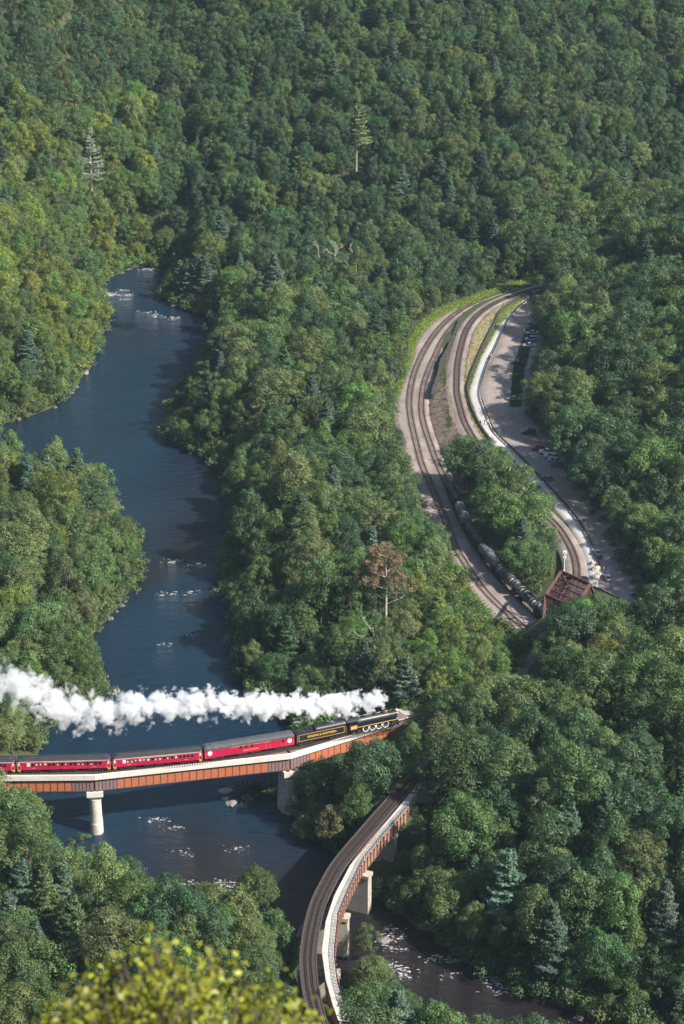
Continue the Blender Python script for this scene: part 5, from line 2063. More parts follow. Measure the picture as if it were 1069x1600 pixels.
# explicit conifers, by where their base stands
PINE_AT = [(545, 358, 1.15), (528, 352, 1.0), (566, 350, 1.0), (295, 470, 1.0), (310, 462, 1.15), (283, 468, 0.9), (322, 455, 1.0), (45, 800, 1.2), (75, 790, 1.15), (42, 815, 1.0), (10, 850, 1.0),
           (40, 1440, 1.1), (75, 1480, 1.15), (20, 1500, 1.2), (120, 1510, 1.1), (60, 1540, 1.1), (105, 1455, 0.95), (150, 1545, 1.0), (15, 1430, 1.0), (860, 1545, 1.1), (840, 1480, 0.8), (715, 1285, 0.75), (1010, 1010, 1.0),
           (1040, 1000, 0.9), (870, 300, 1.0), (880, 290, 0.9), (20, 240, 1.1), (505, 1290, 0.6), (690, 350, 0.9), (1035, 1480, 1.0)]
trees = []
used_pine = []
for (px, py, s) in PINE_AT:
    w = P(px, py, 12)
    for _ in range(6):
        w = P(px, py, ground_z(w.x, w.y))
    used_pine.append((w.x, w.y))
    trees.append(dict(x=w.x, y=w.y, z=w.z, s=s, v=random.randrange(4), kind='pine', tone='blue' if random.random() < .8 else 'mid'))
for (px, py, s, v, tone) in [(910, 1016, 0.95, 6, 'dark'), (940, 1084, 1.0, 0, 'yellow'), (985, 1040, 1.0, 1, 'dark'), (520, 1325, 0.85, 8, 'olive'), (560, 1300, 0.8, 5, 'mid'), (490, 1290, 0.6, 7, 'olive'),
                             (572, 1500, 0.62, 8, 'mid'), (590, 1545, 0.6, 4, 'fresh'), (400, 1430, 0.95, 2, 'fresh'), (290, 668, 0.62, 4, 'olive'), (275, 682, 0.5, 0, 'olive'), (312, 650, 0.8, 1, 'mid')]:
    w = P(px, py, 12)
    for _ in range(6):
        w = P(px, py, max(0.3, ground_z(w.x, w.y)))
    used_pine.append((w.x, w.y))
    trees.append(dict(x=w.x, y=w.y, z=w.z, s=s, v=v, kind='broad', tone=tone))
up = np.array(used_pine)
random.seed(21)
raw = []
for (x, y), z, d, (px, py, sc_) in zip(cand, cz_, cd_, prj):
    if not (-90 < px < 1160 and py > -70):
        continue
    if np.min(np.hypot(up[:, 0] - x, up[:, 1] - y)) < 4.2:
        continue
    rg = region(px, py, y)
    v = random.randrange(len(BROAD))
    s = min(1.45, max(0.5, random.gauss(0.98, 0.2))) * {'far': 0.78, 'hill': 1.15, 'grove': 1.12, 'spur': 0.95, 'east': 1.1, 'near': 1.1}.get(rg, 1.0)
    if d < 6:
        s *= 0.72
    kind = 'broad'
    if random.random() < (0.08 if rg in ('far', 'mid', 'east') else 0.03):
        kind, v = 'pine', random.randrange(4)
    tone = random.choice(MIX[rg].split())
    if kind == 'pine':
        tone = 'blue' if random.random() < 0.7 else 'dark'
    if 640 < px < 800 and 880 < py < 1075:            # open ground: smaller trees, sunshine painted in as brighter leaf tints
        s *= 0.6
        tone = random.choice(('fresh', 'yellow', 'fresh', 'olive'))
    src = BROAD if kind == 'broad' else PINES
    raw.append(dict(x=x, y=y, z=z, s=s, v=v, kind=kind, tone=tone, r_=src[v][2], h_=src[v][3]))
arr = {k: np.array([t[k] for t in raw]) for k in ('x', 'y', 'z', 's', 'r_', 'h_')}
todo = np.arange(len(raw))
for _ in range(8):
    bad = covers(*(arr[k][todo] for k in ('x', 'y', 'z', 'r_', 'h_', 's')))
    todo = todo[bad]
    if not len(todo):
        break
    arr['s'][todo] *= 0.84
drop = set(todo.tolist())
# nothing throws its shadow on the engine or on the walkway of the curved bridge
lit = np.array([P(px, py, z) for px, py, z in [(545, 1140, 19), (565, 1135, 19), (585, 1131, 19), (602, 1127, 19), (500, 1150, 19), (470, 1158, 19), (520, 1172, 14), (560, 1160, 14)]] + [((a_ + b_) / 2).tolist() for a_, b_ in zip(TD_L[2:], TD_R[2:])])
su = np.array([SUN.x, SUN.y]) / math.hypot(SUN.x, SUN.y)
tan_el = math.tan(SUN_EL)
for _ in range(8):
    dx = arr['x'][:, None] - lit[None, :, 0]
    dy = arr['y'][:, None] - lit[None, :, 1]
    al = dx * su[0] + dy * su[1]
    pe = np.abs(dx * su[1] - dy * su[0])
    hz = lit[None, :, 2] + al * tan_el
    sh = ((al > 0) & (pe < (arr['r_'] * arr['s'])[:, None]) & (hz < (arr['z'] + arr['h_'] * arr['s'])[:, None] + 0.5)).any(1)
    if not sh.any():
        break
    arr['s'][sh] *= 0.85
for i, t in enumerate(raw):
    t['s'] = float(arr['s'][i])
    if i not in drop and t['s'] > 0.30:
        trees.append(t)

for t in trees:
    t['px'], t['py'], sc_ = project(t['x'], t['y'], t['z'] + 8.0)
    src = BROAD if t['kind'] == 'broad' else PINES
    t['size'] = sc_ * t['s'] * src[t['v']][2]
    t['rg'] = region(t['px'], t['py'], t['y'])
    c = PAL[t['tone']][0]
    if t['rg'] == 'far' and t['tone'] == 'yellow':
        c = (0.112, 0.152, 0.046)
    j = [random.gauss(1, 0.05) for _ in range(3)]
    g_ = random.gauss(1, 0.13)
    t['tint'] = [max(0.005, c[k] * j[k] * g_) for k in range(3)]
    t['rot'] = random.uniform(0, 6.283)
    t['sz'] = t['s'] * random.uniform(0.9, 1.12)
    t['in'] = -30 < t['px'] < 1100 and -20 < t['py'] < 1640


def plant(t, src, name, crown_name, trunk_name, cat, label, group):
    cm, tm, r_, h_ = src[t['v']]
    o = empty(name, (t['x'], t['y'], t['z'] - 0.2), t['rot'])
    o.scale = (t['s'], t['s'], t['sz'])
    c = link(crown_name, cm, o)
    c['tint'] = t['tint']
    link(trunk_name, tm, o)
    tag(o, label, cat, group)
    return o


# the trees that show largest are things of their own, the rest one wood
vis = sorted([t for t in trees if t['in'] and t['kind'] == 'broad'], key=lambda t: -t['size'])
own = vis[:290]
own_ids = set(id(t) for t in own)
pv = sorted([t for t in trees if t['in'] and t['kind'] == 'pine'], key=lambda t: -t['size'])[:70]
own_ids |= set(id(t) for t in pv)


LAND = [('the girder bridge', P(300, 1225, 12)), ('the white bridge pier', P(147, 1290, 3)), ('the stone pier', P(440, 1270, 3)), ('the steam locomotive', P(590, 1140, 17)), ('the curved walkway', P(560, 1370, 14)),
        ('the curved bridge\'s near end', P(500, 1560, 14)), ('the curved bridge\'s far end', P(630, 1250, 14)), ('the truss bridge', P(880, 940, 14)), ('the signal mast', P(881, 893, 14)), ('the tank cars', P(760, 880, 9)),
        ('the last tank car', P(706, 775, 10)), ('the dark blue pickup', P(934, 868, 14)), ('the dark red car', P(850, 710, 14)), ('the white sedan', P(826, 541, 14)), ('the notice board', P(795, 617, 14)),
        ('the retaining wall', P(695, 560, 12)), ('the far track bend', P(790, 455, 13)), ('the midstream foam', P(285, 878, 0)), ('the far rapids', P(195, 460, 0)), ('the brown rapids', P(790, 1535, 0)), ('the weir foam', P(305, 1382, 0)),
        ('the dead brown-topped tree', P(603, 1010, 9))]


ORD = ['nearest', 'second nearest', 'third nearest', 'fourth nearest', 'fifth nearest', 'sixth nearest', 'seventh nearest', 'eighth nearest', 'ninth nearest', 'tenth nearest']
SIDE = {'near': 'the white bridge pier', 'east': 'the truss bridge', 'cape': 'the midstream foam', 'spur': 'the far rapids', 'grove': 'the tank cars', 'hill': 'the dark blue pickup', 'mid': 'the midstream foam', 'far': 'the far track bend'}


def give_labels(items, what):
    """a label for each tree; those that would share one are told apart by how near they stand to a landmark"""
    by = {}
    for t in items:
        near = sorted(LAND, key=lambda l: math.hypot(l[1].x - t['x'], l[1].y - t['y']))[0]
        dist = math.hypot(near[1].x - t['x'], near[1].y - t['y'])
        size = 'tall ' if t['s'] > 1.15 else 'small ' if t['s'] < 0.72 else 'low ' if t['s'] < 0.86 else ''
        t['near'] = near
        base = size + PAL[t['tone']][1] + ' ' + what[t['v']]
        if dist < 30:
            dx, dy = t['x'] - near[1].x, t['y'] - near[1].y
            t['lab'] = base + ' ' + (('beyond ' if dy > 0 else 'in front of ') if abs(dy) > abs(dx) else 'beside ') + near[0]
        else:
            t['lab'] = base + ' ' + PLACE[t['rg']]
            t['near'] = [l for l in LAND if l[0] == SIDE[t['rg']]][0]
        by.setdefault(t['lab'], []).append(t)
    for lab, ts in by.items():
        if len(ts) > 1:
            ts.sort(key=lambda t: math.hypot(t['near'][1].x - t['x'], t['near'][1].y - t['y']))
            for k, t in enumerate(ts):
                same = t['near'][0] in lab
                t['lab'] = lab + ', ' + ORD[min(k, 9)] + (' of ' + ('two', 'three', 'four', 'five', 'six', 'seven', 'eight', 'nine', 'ten')[min(len(ts), 10) - 2] if same else ' ' + t['near'][0])


ds = river_sd(np.array([t['x'] for t in trees]), np.array([t['y'] for t in trees]))
for t, d in zip(trees, ds):
    t['d'] = d
FORM = ['broad tree', 'wide tree', 'narrow tree', 'upright tree', 'spreading tree', 'airy tree', 'wide-crowned tree', 'slim tree', 'loose tree', 'feathery tree', 'pointed tree', 'flat-topped tree', 'slender tree']
give_labels(own, FORM)
give_labels(pv, ('layered pine', 'wide pine', 'open pine', 'dense pine'))
for t in own:
    plant(t, BROAD, 'broadleaf_tree', 'crown', 'trunk', 'tree', t['lab'], 'broadleaf trees ' + PLACE[t['rg']])
for t in pv:
    plant(t, PINES, 'pine_tree', 'crown', 'trunk', 'pine', t['lab'], 'pines ' + PLACE[t['rg']])


# a wood as one object: points that carry a tree each
def scatter(name, items, sources, label):
    """items: (x, y, z, rot, scale, scale z, variant, tint)"""
    src = bpy.data.collections.new(name + '_shapes')
    for k, meshes in enumerate(sources):
        vs, fs, ms, tn = [], [], [], []
        me = bpy.data.meshes.new('%s_shape_%02d' % (name, k))
        bm = bmesh.new()
        lay = None
        mats = []
        for q in meshes:
            bm.from_mesh(q)
            mats.append((len(bm.faces), q.materials[0]))
        start = 0
        bm.faces.ensure_lookup_table()
        for mi, (end, _) in enumerate(mats):
            for i in range(start, end):
                bm.faces[i].material_index = mi
            start = end
        bm.to_mesh(me)
        bm.free()
        for _, m_ in mats:
            me.materials.append(m_)
        src.objects.link(bpy.data.objects.new('%s_shape_%02d' % (name, k), me))
    me = bpy.data.meshes.new(name)
    n = len(items)
    me.vertices.add(n)
    me.vertices.foreach_set('co', np.array([(t[0], t[1], t[2]) for t in items], np.float32).ravel())
    for an, ty, data in (('rot', 'FLOAT_VECTOR', [(0, 0, t[3]) for t in items]), ('scl', 'FLOAT_VECTOR', [(t[4], t[4], t[5]) for t in items]), ('tint', 'FLOAT_VECTOR', [t[7] for t in items])):
        a = me.attributes.new(an, ty, 'POINT')
        a.data.foreach_set('vector', np.array(data, np.float32).ravel())
    a = me.attributes.new('vi', 'INT', 'POINT')
    a.data.foreach_set('value', np.array([t[6] for t in items], np.int32))
    o = link(name, me)
    ng = bpy.data.node_groups.new(name, 'GeometryNodeTree')
    ng.interface.new_socket('Geometry', in_out='INPUT', socket_type='NodeSocketGeometry')
    ng.interface.new_socket('Geometry', in_out='OUTPUT', socket_type='NodeSocketGeometry')
    N = ng.nodes
    gi, go_ = N.new('NodeGroupInput'), N.new('NodeGroupOutput')
    iop = N.new('GeometryNodeInstanceOnPoints')
    ci = N.new('GeometryNodeCollectionInfo')
    ci.inputs['Collection'].default_value = src
    ci.inputs['Separate Children'].default_value = True
    ci.inputs['Reset Children'].default_value = True
    iop.inputs['Pick Instance'].default_value = True

    def attr(nm, ty):
        q = N.new('GeometryNodeInputNamedAttribute')
        q.data_type = ty
        q.inputs['Name'].default_value = nm
        return [s for s in q.outputs if s.name == 'Attribute' and s.enabled][0]
    Lk = ng.links.new
    Lk(gi.outputs[0], iop.inputs['Points'])
    Lk(ci.outputs[0], iop.inputs['Instance'])
    Lk(attr('vi', 'INT'), iop.inputs['Instance Index'])
    Lk(attr('rot', 'FLOAT_VECTOR'), iop.inputs['Rotation'])
    Lk(attr('scl', 'FLOAT_VECTOR'), iop.inputs['Scale'])
    Lk(iop.outputs[0], go_.inputs[0])
    o.modifiers.new('scatter', 'NODES').node_group = ng
    tag(o, label, kind='stuff')
    return o


rest = [t for t in trees if id(t) not in own_ids]
items = [(t['x'], t['y'], t['z'] - 0.2, t['rot'], t['s'], t['sz'], t['v'] + (0 if t['kind'] == 'broad' else len(BROAD)), t['tint']) for t in rest]
scatter('forest', items, [(c, t) for c, t, _, _ in BROAD] + [(c, t) for c, t, _, _ in PINES], 'unbroken green woodland covering the hillsides behind the nearer trees')

# shrubs: bigger ones at the edges of banks and tracks are things, the rest undergrowth
cu = poisson(-230, 230, 380, 1010, 2.9, 110000, 31)
cb_ = poisson(-230, 230, 380, 1010, 1.7, 130000, 32)
cbd = river_sd(cb_[:, 0], cb_[:, 1])
cu = np.vstack([cu, cb_[(cbd > 0.2) & (cbd < 6.5)]])
uz = terrain(cu[:, 0], cu[:, 1])
ud = river_sd(cu[:, 0], cu[:, 1])
m_ = (ud > 0.3) & clear_of(cu[:, 0], cu[:, 1], -2.2)
dr, _ = seg_dist(cu[:, 0], cu[:, 1], B)
dc, _ = seg_dist(cu[:, 0], cu[:, 1], LE)
cu, uz, ud, dc = cu[m_], uz[m_], ud[m_], dc[m_]
under, edge = [], []
us = np.random.default_rng(5).uniform(0.7, 1.5, len(cu)) * np.where(ud < 10, 1.35, 1.0)
one = np.ones(len(cu))
b1 = covers(cu[:, 0], cu[:, 1], uz, 1.5 * one, 2.0 * one, us, skip=(0, 1, 5, 11, 12))
us = np.where(b1, us * 0.5, us)
b2 = covers(cu[:, 0], cu[:, 1], uz, 1.5 * one, 2.0 * one, us, skip=(0, 1, 5, 11, 12))
for (x, y), z, d, e, s, bad in zip(cu, uz, ud, dc, us, b2):
    px, py, sc_ = project(x, y, z + 1.0)
    if bad or not (-60 < px < 1130 and -40 < py < 1680):
        continue
    s = float(s)
    rg = region(px, py, y)
    sunny = (640 < px < 790 and 870 < py < 1080) or (420 < px < 660 and 1075 < py < 1150)  # brighter shrub tints on these patches stand in for sunshine
    tone = random.choice(['yellow', 'fresh', 'fresh', 'olive']) if sunny else random.choice((MIX[rg] + ' mid olive').split())
    c = PAL[tone][0]
    g_ = random.gauss(1.0, 0.15)
    t = dict(x=x, y=y, z=z, s=s, sz=s * random.uniform(0.8, 1.3), v=random.randrange(4), tone=tone, rot=random.uniform(0, 6.28), tint=[max(0.005, q * g_ * random.gauss(1, 0.07)) for q in c], rg=rg, d=d, size=sc_ * s)
    if (d < 4.5 or e < 7) and -10 < px < 1075 and 420 < py < 1610 and s > 1.0:
        edge.append(t)
    else:
        under.append(t)
edge.sort(key=lambda t: -t['size'])
under += edge[110:]
give_labels(edge[:110], ('round shrub', 'bushy shrub', 'spreading shrub', 'thick shrub'))
for t in edge[:110]:
    plant(t, SHRUBS, 'shrub', 'foliage', 'stems', 'shrub', t['lab'], 'shrubs ' + PLACE[t['rg']])
scatter('undergrowth', [(t['x'], t['y'], t['z'] - 0.1, t['rot'], t['s'], t['sz'], t['v'], t['tint']) for t in under], [(c, t) for c, t, _, _ in SHRUBS], 'low green undergrowth beneath and between the trees')
# ------------------------------------------------------------------ single trees that stand out
def bare_tree(name, px, py, zg, H, label, spread=0.5, n_main=7, seed=1, leaves=None, tone=None, cat='dead tree', r0=0.3, first=0.3, group=None):
    rnd = random.Random(seed)
    w = P(px, py, zg)
    for _ in range(6):
        w = P(px, py, ground_z(w.x, w.y))
    o = empty(name, (w.x, w.y, w.z - 0.3))
    tag(o, label, cat, group)
    mb = MB()
    top = Vector((rnd.uniform(-.6, .6), rnd.uniform(-.6, .6), H))
    stem = [Vector((0, 0, -0.8)), Vector((0, 0, H * .3)), top * 0.65 + Vector((.3, 0, 0)), top]
    mb.tube(stem, [r0, r0 * .8, r0 * .5, 0.04], 7)
    ends = []
    for k in range(n_main):
        t = first + (0.95 - first) * k / max(1, n_main - 1)
        b = Vector((top.x * t, top.y * t, H * t))
        a = k * 2.4 + rnd.uniform(-.5, .5)
        L = H * spread * (1 - 0.55 * t) * rnd.uniform(.7, 1.2)
        m = b + Vector((math.cos(a) * L * .5, math.sin(a) * L * .5, L * .25))
        e = m + Vector((math.cos(a + .3) * L * .45, math.sin(a + .3) * L * .45, L * rnd.uniform(.2, .5)))
        mb.tube([b, m, e], [r0 * .4 * (1 - .5 * t), r0 * .25, 0.03], 5)
        ends += [e, m]
        for q in range(6):
            f = m.lerp(e, rnd.random())
            g = f + Vector((rnd.uniform(-1, 1), rnd.uniform(-1, 1), rnd.uniform(.2, 1))) * L * .3
            mb.tube([f, g], [r0 * .14, 0.02], 4)
            ends.append(g)
    mb.build('trunk', M['bark_pale'], o)
    if leaves:
        global rng
        rng = np.random.default_rng(seed)
        cs = np.array([e for e in ends if e.z > H * leaves[0]])
        c_, n_, s_, t_ = lobes_to_leaves(cs, np.full(len(cs), leaves[1]), leaves[2], 0.3, inner=0.8, cull=0.0)
        cr = link('crown', leaf_mesh('sparse_crown', c_, n_, s_, t_, M['leaf']), o)
        cr['tint'] = tone
    return o


bare_tree('dying_tree', 603, 985, 9, 24, 'tall dying tree with white trunk and rusty brown top', 0.42, 13, 3, (0.56, 1.15, 8.0), [0.21, 0.15, 0.085], 'tree', 0.42, 0.35)
for k, (px, py, H, sd, lab) in enumerate(((497, 438, 15, 5, 'bare white dead tree standing above the wood beyond the river'), (522, 440, 17, 6, 'taller of the two bare white trees beyond the river'),
                                          (552, 446, 15, 8, 'bare grey dead tree nearest the tracks bend'), (432, 655, 15, 9, 'bare branched dead tree in the middle of the river wood'),
                                          (168, 818, 13, 11, 'dead snag leaning over the water at the tip of the cape'), (585, 1050, 14, 14, 'white dead trunk below the dying brown-topped tree'),
                                          (660, 90, 13, 15, 'pale dead tree high on the far hillside'), (1015, 250, 16, 17, 'grey dead tree by the rocky gap of the far hillside'))):
    bare_tree('dead_tree', px, py, 12, H, lab, 0.5, 8, sd, group='bare dead trees')


def lone_pine(px, py, H, label, seed, tone, gap, z0, bark, dens):
    w = P(px, py, 40)
    for _ in range(8):
        w = P(px, py, ground_z(w.x, w.y))
    c_, n_, s_, t_, tips = pine_shape(seed, H, 4.2, H * z0, gap, level=1.4, dens=dens, lopsided=0.3)
    o = empty('lone_pine', (w.x, w.y, w.z - 0.3))
    tag(o, label, 'pine')
    cr = link('crown', leaf_mesh('lone_pine_crown', c_, n_, s_, t_, M['needle'], 0.5), o)
    cr['tint'] = tone
    link('trunk', pine_trunk('lone_pine_trunk', H, 0.38, tips, M[bark], 1), o)
    return o


lone_pine(557, 262, 29, 'tall lone pine with a bare pale trunk on the far hillside', 401, [0.15, 0.20, 0.085], 0.3, 0.30, 'bark_mid', 1.8)
lone_pine(143, 292, 20, 'silvery dying pine with thin branches above the far river', 402, [0.25, 0.30, 0.22], 0.3, 0.15, 'bark_mid', 0.9)

# grass on the verge and the small weedy islet
rng = np.random.default_rng(77)


def grass(name, pts, label, tone, size=0.5):
    n = len(pts)
    nr = rng.normal(0, 1, (n, 3)) * np.array([1, 1, 0.25])
    me = leaf_mesh(name, pts, nr, size * (0.6 + 0.8 * rng.random(n)), np.clip(rng.normal(1, 0.22, n), 0.5, 1.7), M['leaf'], 0.5)
    o = link(name, me)
    o['tint'] = tone
    tag(o, label, kind='stuff')
    return o


def between(e0, e1, n, z):
    a, b = resample(e0, n=200), resample(e1, n=200)
    i = rng.integers(0, 200, n)
    t = rng.random(n)[:, None]
    p = a[i] * (1 - t) + b[i] * t + rng.normal(0, 0.25, (n, 3)) * np.array([1, 1, 0])
    p[:, 2] += z * rng.random(n)
    return p


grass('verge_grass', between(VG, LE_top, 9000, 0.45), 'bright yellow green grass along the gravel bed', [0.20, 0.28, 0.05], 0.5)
grass('trail_edge_grass', between(WALL, cut(TRL, 2000, y_split), 2500, 0.3), 'short green grass between the dark wall and the trail', [0.13, 0.19, 0.04], 0.45)
ml = np.array([P(*q, z_low(*q) - 0.3) for q in ((712, 885), (730, 915), (768, 962), (800, 990), (825, 1008))])
mr_ = np.array([P(*q, z_low(*q) - 1.6) for q in ((694, 900), (704, 945), (735, 992), (775, 1012), (805, 1030))])
mp_ = between(ml, mr_, 9000, 0.7)
mp_[:, 2] = terrain(mp_[:, 0], mp_[:, 1]) + 0.8 * rng.random(len(mp_))
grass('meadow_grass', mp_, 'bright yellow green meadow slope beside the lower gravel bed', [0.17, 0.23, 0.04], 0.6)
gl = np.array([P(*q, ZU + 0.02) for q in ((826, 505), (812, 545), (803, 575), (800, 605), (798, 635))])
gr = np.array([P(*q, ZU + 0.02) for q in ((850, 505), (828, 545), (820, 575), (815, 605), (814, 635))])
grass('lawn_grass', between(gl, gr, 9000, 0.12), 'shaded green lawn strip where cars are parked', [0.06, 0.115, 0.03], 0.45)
wl_ = between(LE, offset(LE, 1.2), 2500, 0.25)
grass('ballast_weeds', wl_, 'scattered weeds along the outer shoulder of the gravel bed', [0.15, 0.18, 0.05], 0.32)
ds_ = between(cut(C_R, 2000, y_split), WALL, 1500, 0.3)
grass('dry_grass', ds_, 'dry yellowish weeds between upper track and wall', [0.22, 0.19, 0.06], 0.5)
db = between(cut(B_R, 2000, y_split - 8), cut(C_L, 2000, y_split - 8), 1300, 0.5)
grass('bank_weeds', db[db[:, 1] < P(690, 585, 12).y], 'green weeds on the reddish bank between the tracks', [0.11, 0.15, 0.04], 0.6)
ic = P(405, 1241, 0)
isl = ic + 0 * ic
ip = np.stack([isl.x + rng.normal(0, 3.2, 2600), isl.y + rng.normal(0, 2.6, 2600), np.abs(rng.normal(0, 0.55, 2600))], 1)
grass('islet_weeds', ip, 'dark weeds on the small islet by the stone pier', [0.055, 0.085, 0.03], 0.45)

# boulders along the banks that face the view
brn = random.Random(44)
rk = []
dense_r = resample(np.vstack([RIVER_W, RIVER_W[:1]]), 1.0)
rn2 = normals2d(dense_r)
for i in range(len(dense_r)):
    x, y = dense_r[i]
    for sgn in (1, -1):
        xi, yi = x + rn2[i][0] * 1.2 * sgn, y + rn2[i][1] * 1.2 * sgn
        if inside(np.array([xi]), np.array([yi]), RIVER_W)[0]:
            break
    px, py, _ = project(xi, yi, 0.0)
    if any(inside(np.array([px]), np.array([py]), KEEP[k][0])[0] for k in (0, 1, 5)):
        rk.append((x * 0.35 + xi * 0.65, y * 0.35 + yi * 0.65, px, py))
brn.shuffle(rk)
rk = rk[:48]
ri = []
for x, y, px, py in rk:
    ri.append(dict(x=x, y=y, z=0, s=brn.choice((0.6, 0.8, 1.0, 1.3)), tone='grey', v=brn.randrange(3), rg=region(px, py, y)))
give_labels(ri, ('boulder', 'flat boulder', 'blocky boulder'))
for t in ri:
    rock('bank_boulder', (t['x'], t['y'], 0.05), t['s'] * brn.uniform(0.7, 1.1), t['lab'].replace('tall', 'big'), 'boulders along the river banks', (0.55, 0.35, 0.7)[t['v']], 'wet_rock', 'boulder')

# ------------------------------------------------------------------ steam
PLUME = [(606, 1092, 9), (593, 1092, 15), (570, 1097, 18), (535, 1101, 20), (495, 1103, 21), (450, 1102, 22), (405, 1103, 22), (360, 1103, 23), (315, 1099, 25), (270, 1103, 24), (225, 1106, 27), (180, 1112, 29), (140, 1114, 31),
         (105, 1107, 35), (70, 1092, 35), (35, 1076, 35), (0, 1064, 34), (-40, 1052, 34), (-90, 1040, 34)]
track_y = lambda x: float(np.interp(x, T[:, 0], T[:, 1]))
pl_w = []
for px, py, hw in PLUME:
    y = 540.0
    for _ in range(12):                               # the plume hangs above its own track
        a, b = (px - 534.5) / FPX, (py - 800.0) / FPX
        d = (a, CP - b * SP, -SP - b * CP)
        t = y / d[1]
        x = d[0] * t
        y = track_y(x) + 0.5
    t = y / d[1]
    pl_w.append((d[0] * t, y, CAMZ + d[2] * t, hw * (t * math.hypot(d[1], d[2])) / FPX))
pl_w = np.array(pl_w)
order = np.argsort(pl_w[:, 0])
PX_, PY_, PZ_, PR_ = (pl_w[order, k] for k in range(4))
X0, X1 = PX_[0], PX_[-1]
dense = resample(pl_w, 1.5)
mb = MB()
mb.tube([tuple(q[:3]) for q in dense], [q[3] * 1.55 + 0.3 for q in dense], 18)
mb.f = [tuple(reversed(q)) for q in mb.f]
so = mb.build('steam_plume', [])
bm = bmesh.new()
bm.from_mesh(so.data)
bmesh.ops.recalc_face_normals(bm, faces=bm.faces)
bm.to_mesh(so.data)
bm.free()
tag(so, 'white steam plume trailing from the locomotive over the train', 'steam', kind='stuff')
sm = bpy.data.materials.new('steam')
sm.use_nodes = True
nt = sm.node_tree
nt.nodes.remove(nt.nodes['Principled BSDF'])
LN = nt.links.new


def nd(kind, **kw):
    q = nt.nodes.new(kind)
    for k, v in kw.items():
        setattr(q, k, v)
    return q


def math_(op, a, b=None, c=None):
    q = nd('ShaderNodeMath', operation=op)
    for i, v in enumerate((a, b, c)):
        if v is None:
            continue
        if isinstance(v, (int, float)):
            q.inputs[i].default_value = v
        else:
            LN(v, q.inputs[i])
    return q.outputs[0]


tc = nd('ShaderNodeTexCoord')
sx = nd('ShaderNodeSeparateXYZ')
LN(tc.outputs['Object'], sx.inputs[0])
tt = math_('DIVIDE', math_('SUBTRACT', sx.outputs['X'], float(X0)), float(X1 - X0))


def along(vals):
    lo, hi = float(min(vals)) - 0.01, float(max(vals)) + 0.01
    fc = nd('ShaderNodeFloatCurve')
    cv = fc.mapping.curves[0]
    xs = (PX_ - X0) / (X1 - X0)
    ys = (np.asarray(vals) - lo) / (hi - lo)
    cv.points[0].location = (0.0, float(ys[0]))
    cv.points[1].location = (1.0, float(ys[-1]))
    for x_, y_ in zip(xs[1:-1], ys[1:-1]):
        cv.points.new(float(x_), float(y_))
    fc.mapping.update()
    LN(tt, fc.inputs['Value'])
    return math_('ADD', math_('MULTIPLY', fc.outputs[0], hi - lo), lo)


dy_ = math_('SUBTRACT', sx.outputs['Y'], along(PY_))
dz_ = math_('SUBTRACT', sx.outputs['Z'], along(PZ_))
dd_ = math_('DIVIDE', math_('SQRT', math_('ADD', math_('MULTIPLY', dy_, dy_), math_('MULTIPLY', dz_, dz_))), along(PR_))
vo = nd('ShaderNodeTexVoronoi', feature='SMOOTH_F1')
vo.inputs['Scale'].default_value = 0.30
vo.inputs['Smoothness'].default_value = 0.25
nw = nd('ShaderNodeTexNoise')
nw.inputs['Scale'].default_value = 0.35
nw.inputs['Detail'].default_value = 2
LN(tc.outputs['Object'], nw.inputs['Vector'])
wv = nd('ShaderNodeVectorMath', operation='MULTIPLY_ADD')
LN(nw.outputs['Color'], wv.inputs[0])
wv.inputs[1].default_value = (3.0, 3.0, 3.0)
LN(tc.outputs['Object'], wv.inputs[2])
LN(wv.outputs[0], vo.inputs['Vector'])
v2 = nd('ShaderNodeTexVoronoi', feature='SMOOTH_F1')
v2.inputs['Scale'].default_value = 0.75
v2.inputs['Smoothness'].default_value = 0.2
LN(wv.outputs[0], v2.inputs['Vector'])
n3 = nd('ShaderNodeTexNoise')
n3.inputs['Scale'].default_value = 0.9
n3.inputs['Detail'].default_value = 4
n3.inputs['Roughness'].default_value = 0.65
LN(tc.outputs['Object'], n3.inputs['Vector'])
puff = math_('ADD', math_('MULTIPLY', math_('SUBTRACT', 0.45, vo.outputs['Distance']), 0.95), math_('ADD', math_('MULTIPLY', math_('SUBTRACT', 0.4, v2.outputs['Distance']), 0.5), math_('MULTIPLY', math_('SUBTRACT', n3.outputs['Fac'], 0.5), 0.9)))
body = math_('ADD', math_('SUBTRACT', 0.86, dd_), math_('MULTIPLY', puff, 1.5))
# crisp near the chimney, feathered where it has drifted
soft = nd('ShaderNodeMapRange')
soft.inputs['To Min'].default_value = 1.5
soft.inputs['To Max'].default_value = 7.0
LN(tt, soft.inputs['Value'])
cl = math_('MINIMUM', math_('MAXIMUM', math_('MULTIPLY', body, soft.outputs[0]), 0.0), 1.0)
dn = nd('ShaderNodeMapRange')
dn.inputs['To Min'].default_value = 0.28
dn.inputs['To Max'].default_value = 1.2
LN(tt, dn.inputs['Value'])
pv_ = nd('ShaderNodeVolumePrincipled')
pv_.inputs['Color'].default_value = (0.93, 0.935, 0.945, 1)
LN(math_('MULTIPLY', cl, dn.outputs[0]), pv_.inputs['Density'])
LN(pv_.outputs[0], nt.nodes['Material Output'].inputs['Volume'])
sm.cycles.volume_step_rate = 0.2
so.data.materials.append(sm)

# ------------------------------------------------------------------ leafy sapling just below the viewpoint
rng = np.random.default_rng(9)
frnd = random.Random(9)


def ray(px, py, dist):
    a, b = (px - 534.5) / FPX, (py - 800.0) / FPX
    d = Vector((a, CP - b * SP, -SP - b * CP)).normalized()
    return Vector((0, 0, CAMZ)) + d * dist


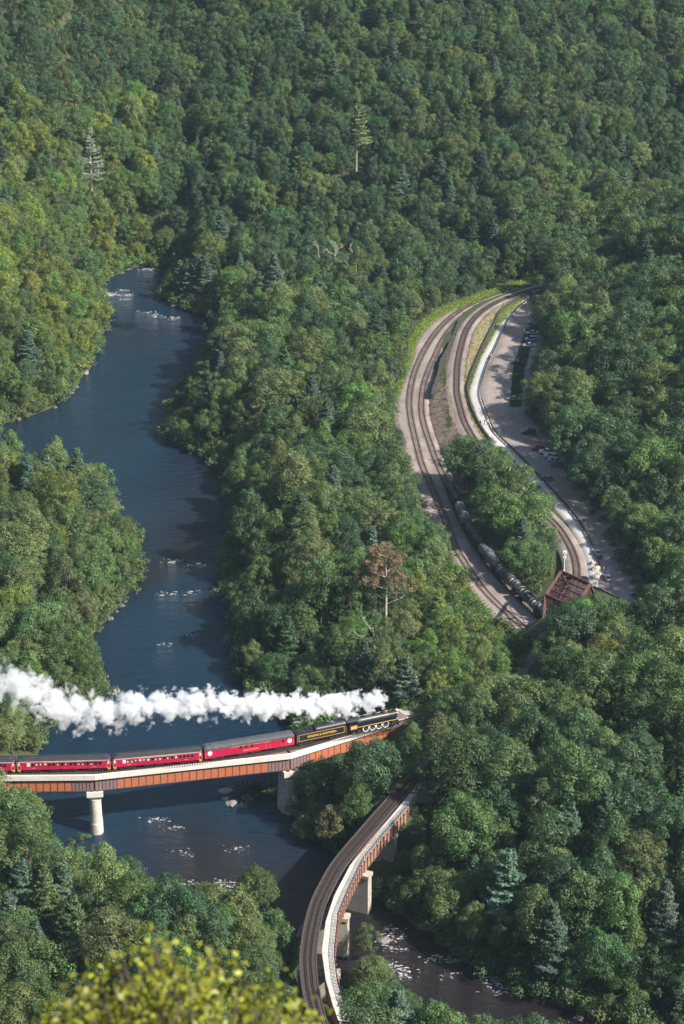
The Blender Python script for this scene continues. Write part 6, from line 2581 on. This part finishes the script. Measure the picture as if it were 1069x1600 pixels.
base = ray(285, 1800, 15.0)
fz = float(terrain(np.array([base.x]), np.array([base.y]))[0])
fo = empty('sapling', (base.x, base.y, fz - 0.1))
tag(fo, 'yellow green leafy sapling top, out of focus below the viewpoint', 'sapling')
FO = fo.location.copy()
tops = [(90, 1560), (65, 1600), (130, 1535), (235, 1452), (265, 1470), (205, 1478), (150, 1512), (110, 1555), (75, 1590), (180, 1500), (300, 1500), (345, 1480), (390, 1512), (440, 1530), (480, 1555), (495, 1580), (330, 1540), (250, 1530), (205, 1545),
        (150, 1570), (290, 1570), (400, 1565), (450, 1590), (350, 1600), (240, 1600), (120, 1620), (200, 1640), (300, 1650), (420, 1640), (500, 1630), (160, 1680), (350, 1700), (260, 1700), (440, 1700)]
br = MB()
stem_top = Vector((0, 0, (base.z - fz) * 0.9))
br.tube([(0, 0, -0.2), stem_top * 0.5, stem_top], [0.07, 0.055, 0.04], 7)
C_, N_, S_, T_ = [], [], [], []
for (px, py) in tops:
    for rep in range(3):
        tip = ray(px + frnd.uniform(-16, 16), py + frnd.uniform(0, 26), 15.0 + frnd.uniform(-1.1, 1.1)) - FO
        mid = stem_top.lerp(tip, 0.5) + Vector((frnd.uniform(-.08, .08), frnd.uniform(-.08, .08), -0.05))
        br.tube([stem_top * frnd.uniform(.6, 1), mid, tip], [0.022, 0.013, 0.004], 5)
        n = 44
        q = rng.random(n) ** 0.8
        base_ = np.array(mid)[None] * (1 - q[:, None]) + np.array(tip)[None] * q[:, None]
        C_.append(base_ + rng.normal(0, 0.062, (n, 3)))
        N_.append(rng.normal(0, 0.6, (n, 3)) + np.array([0.2, -0.3, 0.8]))
        S_.append(0.05 * (0.7 + 0.6 * rng.random(n)))
        T_.append(np.clip(rng.normal(1, 0.4, n), 0.3, 2.0))
br.build('branches', M['bark'], fo)
fl_ = link('leaves', leaf_mesh('sapling_leaves', np.vstack(C_), np.vstack(N_), np.concatenate(S_), np.concatenate(T_), M['leaf'], 0.75), fo)
fl_['tint'] = [0.20, 0.21, 0.018]
fl_['kind'] = 'stuff'

# ------------------------------------------------------------------ haze over the whole valley
hb = MB()
hb.box(-1560, 1560, -560, 2460, -6.0, 345.0)
hm = bpy.data.materials.new('haze')
hm.use_nodes = True
nt = hm.node_tree
nt.nodes.remove(nt.nodes['Principled BSDF'])
pv_ = nt.nodes.new('ShaderNodeVolumePrincipled')
pv_.inputs['Color'].default_value = (0.62, 0.84, 1.0, 1)
pv_.inputs['Density'].default_value = 0.000035
pv_.inputs['Anisotropy'].default_value = 0.1
nt.links.new(pv_.outputs[0], nt.nodes['Material Output'].inputs['Volume'])
hz_ = hb.build('haze', hm)
tag(hz_, 'thin blue summer haze filling the valley', kind='stuff')
